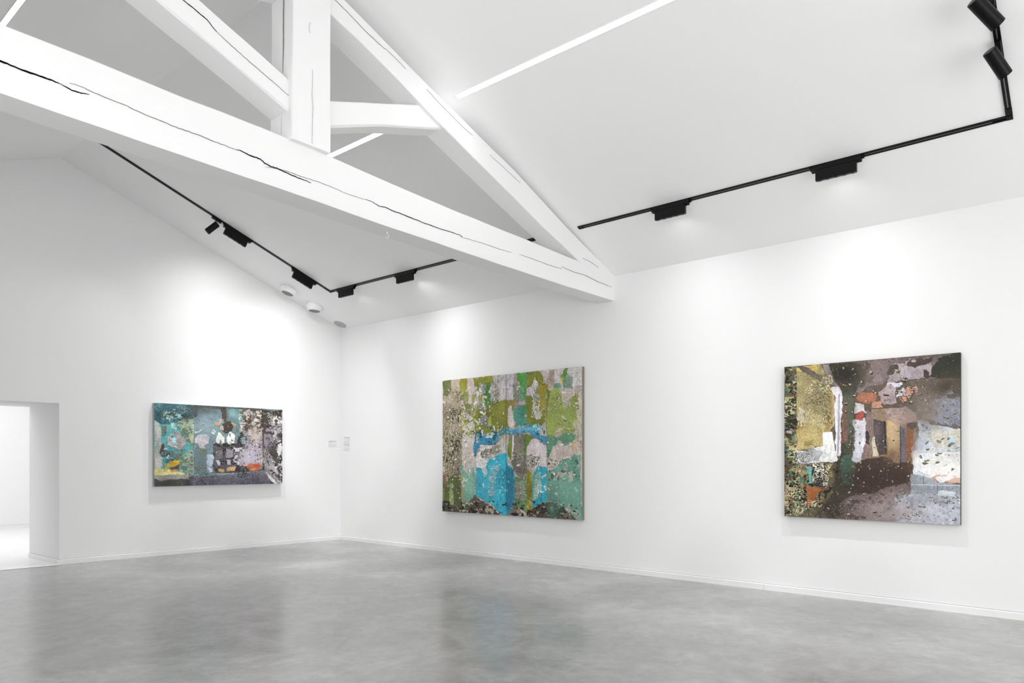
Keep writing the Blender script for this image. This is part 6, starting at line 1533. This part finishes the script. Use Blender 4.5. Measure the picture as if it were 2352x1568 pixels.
# ------------------------------------------------------------------ wall labels
def wall_label(origin, xd, nd, wd, ht, label, rows):
    xd, nd = Vector(xd), Vector(nd); Z = Vector((0, 0, 1))
    Mx = Matrix((xd, nd, Z)).transposed().to_4x4(); Mx.translation = Vector(origin)
    e = empty('wall_label', origin, label, 'wall label', 'small white wall texts', Mx)
    MB().box((0, 0, -ht), (wd, .006, 0)).build('card', M_lab, e)
    rs = random.Random(int(origin[2]*1000))
    for (z, l, h) in rows:
        x = .012; mb = MB()
        while x < wd*l:
            b = rs.uniform(.006, .018); mb.box((x, .006, -z*ht-h), (min(x+b, wd-.01), .0066, -z*ht)); x += b+.003
        mb.build('printed_line', M_ink, e)
R1 = [(.13, .86, .007), (.30, .5, .0035), (.50, .2, .0035), (.78, .8, .003)]
wall_label(lw(.262, 1.868), -dl, nl, .172, .112, 'small white text card on the gable wall, left of the corner', R1)
wall_label((.27+.02, 0, 1.937), (-1, 0, 0), (0, -1, 0), .186, .118, 'upper of two small white text cards right of the corner', R1)
wall_label((.27+.02, 0, 1.806), (-1, 0, 0), (0, -1, 0), .186, .126, 'lower of two small white text cards right of the corner', R1)

# ------------------------------------------------------------------ paintings
def vn(u, v, fx, fy, seed):
    rs = np.random.RandomState(seed); Tn = 256; t = rs.rand(Tn, Tn)
    x = u*fx+31.7; y = v*fy+17.3; xi = np.floor(x).astype(int); yi = np.floor(y).astype(int)
    a = x-xi; b = y-yi; a = a*a*(3-2*a); b = b*b*(3-2*b); g = lambda i, j: t[j % Tn, i % Tn]
    return (g(xi, yi)*(1-a)+g(xi+1, yi)*a)*(1-b)+(g(xi, yi+1)*(1-a)+g(xi+1, yi+1)*a)*b
def fbm(u, v, fx, fy, seed, o=3):
    s = 0; a = .5; tot = 0
    for k in range(o): s = s+a*vn(u, v, fx*2**k, fy*2**k, seed+k*7); tot += a; a *= .55
    return s/tot
def inpoly(px, py, pts):
    m = np.zeros(px.shape, bool); n = len(pts); j = n-1
    for i in range(n):
        xi, yi = pts[i]; xj, yj = pts[j]
        if yi != yj: m ^= ((yi > py) != (yj > py)) & (px < (xj-xi)*(py-yi)/(yj-yi)+xi)
        j = i
    return m
def render_art(layers, nu, nv, asp, seed, hs):
    U, Vv = np.meshgrid(np.linspace(0, 1, nu), np.linspace(0, 1, nv)); col = np.zeros((nv, nu, 3)); H = np.zeros((nv, nu))
    sd0 = seed
    for li, l in enumerate(layers):
        pts = [(a/1000, b/1000) for a, b in l[2]]; c = np.array(l[1], float)
        x0 = min(p[0] for p in pts)-.04; x1 = max(p[0] for p in pts)+.04; y0 = min(p[1] for p in pts)-.04; y1 = max(p[1] for p in pts)+.04
        i0, i1 = max(0, int(x0*nu)), min(nu, int(x1*nu)+2); j0, j1 = max(0, int(y0*nv)), min(nv, int(y1*nv)+2)
        if i0 >= i1 or j0 >= j1: continue
        sl_ = np.s_[j0:j1, i0:i1]; u = U[sl_]; v = Vv[sl_]; sd = seed+li*13
        if l[0] == 'K':
            hw = l[3]*.0004; m = np.zeros(u.shape, bool)
            wu = u+(fbm(u, v, 20, 20, sd)-.5)*.006; wv = v+(fbm(u, v, 20, 20, sd+5)-.5)*.006
            for (ax, ay), (bx, by) in zip(pts[:-1], pts[1:]):
                dx, dy = (bx-ax)*asp, by-ay; L2 = dx*dx+dy*dy+1e-9
                t = np.clip(((wu-ax)*asp*dx+(wv-ay)*dy)/L2, 0, 1)
                m |= ((wu-ax)*asp-t*dx)**2+((wv-ay)-t*dy)**2 < hw*hw
            col[sl_][m] = c; H[sl_][m] -= .3; continue
        if l[0] == 'G':
            (cx, cy), (ex, _), (_, ey) = pts; rx, ry = abs(ex-cx), abs(ey-cy)
            d2 = ((U-cx)/rx)**2+((Vv-cy)/ry)**2; a = min(1, l[3]*1.35)*np.exp(-d2*.7)*(.6+.8*fbm(U, Vv, 16*asp, 16, sd0+li*13, 3)); a = np.clip(a, 0, 1)[..., None]
            g = 1+.10*(fbm(U, Vv, 60*asp, 60, sd0+li, 2)-.5)*2
            col[:] = col*(1-a)+c*g[..., None]*a; continue
        if l[0] == 'P': wp = l[3]; h = l[4]
        else: wp = .016; h = 1
        wu = u+((fbm(u, v, 14*asp, 14, sd)-.5)*wp*3+(fbm(u, v, 44*asp, 44, sd+3)-.5)*(wp*1.6+.003)+(vn(u, v, 130*asp, 130, sd+30)-.5)*.002)/asp
        wv = v+(fbm(u, v, 14*asp, 14, sd+5)-.5)*wp*3+(fbm(u, v, 44*asp, 44, sd+9)-.5)*(wp*1.6+.003)+(vn(u, v, 130*asp, 130, sd+31)-.5)*.002
        m = inpoly(wu, wv, pts)
        if not m.any(): continue
        if l[0] == 'Q':
            cov, fx, fy = l[3]*.85, l[4]*1.8, l[5]*1.8
            nz = np.abs(fbm(u, v, fx, fy, sd, 2)-.5)+.34*(fbm(u, v, 9*asp, 9, sd+2, 2)-.5)
            th = np.quantile(nz[m], cov); m &= nz < th
        if l[0] == 'S':
            cov, fx, fy = l[3], l[4], l[5]
            nz = fbm(u, v, fx, fy, sd, 2); big = fbm(u, v, 7*asp, 7, sd+2, 2)
            nz = nz+.25*(big-.5); th = np.quantile(nz[m], 1-cov); m &= nz > th
        # pigment variation inside the patch: cloudy, streaky and gritty
        g = 1+.16*(fbm(u, v, 9*asp, 9, sd+1)-.5)*2+.10*(fbm(u, v, 70*asp, 26, sd+4)-.5)*2+.09*(vn(u, v, 150*asp, 150, sd+6)-.5)*2
        t = (fbm(u, v, 12*asp, 12, sd+8)-.5)*7
        cc = c[None, None, :]*g[..., None]+np.stack([t, 0*t, -t], -1)
        col[sl_][m] = cc[m]
        hh = H[sl_]; hh[m] = hh[m]*.35+h*(.5+.5*fbm(u, v, 60*asp, 60, sd+11, 2))[m]; H[sl_] = hh
    # fine crackle and scattered scuffs over the whole surface
    ms = fbm(U, Vv, 7*asp, 7, seed+905, 2)
    k = (np.abs(fbm(U, Vv, 64*asp, 64, seed+901, 2)-.5) < .10*np.clip(ms-.56, 0, .2)); col[k] = col[k]*.6+np.array([214, 210, 200])*.4
    k = (np.abs(fbm(U, Vv, 58*asp, 58, seed+903, 2)-.5) < .12*np.clip(.44-ms, 0, .2)); col[k] *= .66
    k = fbm(U, Vv, 120*asp, 120, seed+911, 2) > .845; col[k] = col[k]*.5+105
    k = fbm(U, Vv, 110*asp, 110, seed+921, 2) < .165; col[k] *= .6
    gr = col.mean(-1, keepdims=True); col = (gr+(col-gr)*.86)*1.05
    H = np.clip(H, 0, None)
    return U, Vv, np.clip(col, 4, 252), H*hs
def paint_mat(name, rough):
    m, nt, p = new_mat(name)
    a = N(nt, 'ShaderNodeVertexColor'); a.layer_name = 'pigment'; nt.links.new(a.outputs[0], p.inputs['Base Color'])
    n1 = N(nt, 'ShaderNodeTexNoise'); n1.inputs['Scale'].default_value = 140; tc = N(nt, 'ShaderNodeTexCoord'); nt.links.new(tc.outputs['Object'], n1.inputs[0])
    b = N(nt, 'ShaderNodeBump'); b.inputs['Strength'].default_value = .15; b.inputs['Distance'].default_value = .002
    nt.links.new(n1.outputs[0], b.inputs['Height']); nt.links.new(b.outputs[0], p.inputs['Normal'])
    p.inputs['Roughness'].default_value = rough; p.inputs['Specular IOR Level'].default_value = .3
    return m
M_paint = paint_mat('oil_paint', .55)
def painting(origin, xd, nd, wd, ht, dep, layers, nu, nv, seed, hs, edge, label, surf_label, back=None):
    """origin: lower left corner on the wall plane; front of the panel stands dep in front of the wall"""
    xd, nd = Vector(xd), Vector(nd); Mx = Matrix((xd, nd, Vector((0, 0, 1)))).transposed().to_4x4(); Mx.translation = Vector(origin)
    e = empty('painting', origin, label, 'painting', None, Mx)
    U, Vv, col, H = render_art(layers, nu, nv, wd/ht, seed, hs)
    verts = np.stack([U*wd, dep+H, Vv*ht], -1).reshape(-1, 3)
    idx = np.arange(nu*nv).reshape(nv, nu)
    q_ = np.stack([idx[:-1, :-1], idx[:-1, 1:], idx[1:, 1:], idx[1:, :-1]], -1).reshape(-1, 4)
    me = bpy.data.meshes.new('painted_surface'); me.vertices.add(len(verts)); me.vertices.foreach_set('co', verts.ravel())
    me.loops.add(q_.size); me.loops.foreach_set('vertex_index', q_.ravel()); me.polygons.add(len(q_))
    me.polygons.foreach_set('loop_start', np.arange(0, q_.size, 4)); me.polygons.foreach_set('loop_total', np.full(len(q_), 4)); me.update(calc_edges=True)
    ca = me.color_attributes.new('pigment', 'FLOAT_COLOR', 'POINT')
    c = col.reshape(-1, 3)/255; l_ = np.where(c <= .04045, c/12.92, ((c+.055)/1.055)**2.4)*.95
    ca.data.foreach_set('color', np.concatenate([l_, np.ones((len(l_), 1))], 1).ravel())
    me.polygons.foreach_set('use_smooth', [True]*len(me.polygons)); me.materials.append(M_paint); me.validate()
    o = bpy.data.objects.new('painted_surface', me); C.objects.link(o); o.parent = e; o['label'] = surf_label
    rim = .02 if back else 0
    s = MB().box((0, .001, 0), (wd, dep-.0015-rim, ht)).build('stretcher', back or edge, e); s['label'] = 'side edge of the canvas'
    if back: MB().box((0, dep-.0015-rim, 0), (wd, dep-.0015, ht)).build('painted_rim', edge, e)['label'] = 'turquoise paint wrapping the canvas edge'
    return e
M_e1 = plain('taupe_canvas_edge', (128, 120, 108), .8); M_e2 = plain('dark_olive_canvas_edge', (66, 62, 44), .8); M_e3 = plain('turquoise_canvas_edge', (128, 176, 170), .7)
painting((5.583, 0, .667), (-1, 0, 0), (0, -1, 0), 5.583-2.83, 2.79-.667, .055, [l[:2]+([(1000-a, b) for a, b in l[2]],)+l[3:] for l in ART_CENTRE], 600, 470, 100, .004, M_e1,
         'large textured painting of peeling green, pink and bright blue panels', 'thick relief of olive green, dusty pink and cyan paint')
painting((10.051, 0, .865), (-1, 0, 0), (0, -1, 0), 10.051-8.352, 2.548-.865, .055, [l[:2]+([(1000-a, b) for a, b in l[2]],)+l[3:] for l in ART_RIGHT], 560, 560, 200, .0025, M_e2,
         'square painting of a ruined corridor with gold window, nearest the right edge', 'brown, gold and lilac scene of crumbling walls')
painting(lw(1.2155, 1.086), dl, nl, 3.349-1.2155, 2.388-1.086, .07, [l[:2]+([(1000-a, b) for a, b in l[2]],)+l[3:] for l in ART_LEFT], 580, 360, 300, .0025, M_e3,
         'wide turquoise and sooty grey painting hung on the gable wall beside the doorway', 'turquoise lace patterns and scorched peeling wall', plain('raw_canvas_edge', (176, 176, 174), .8))
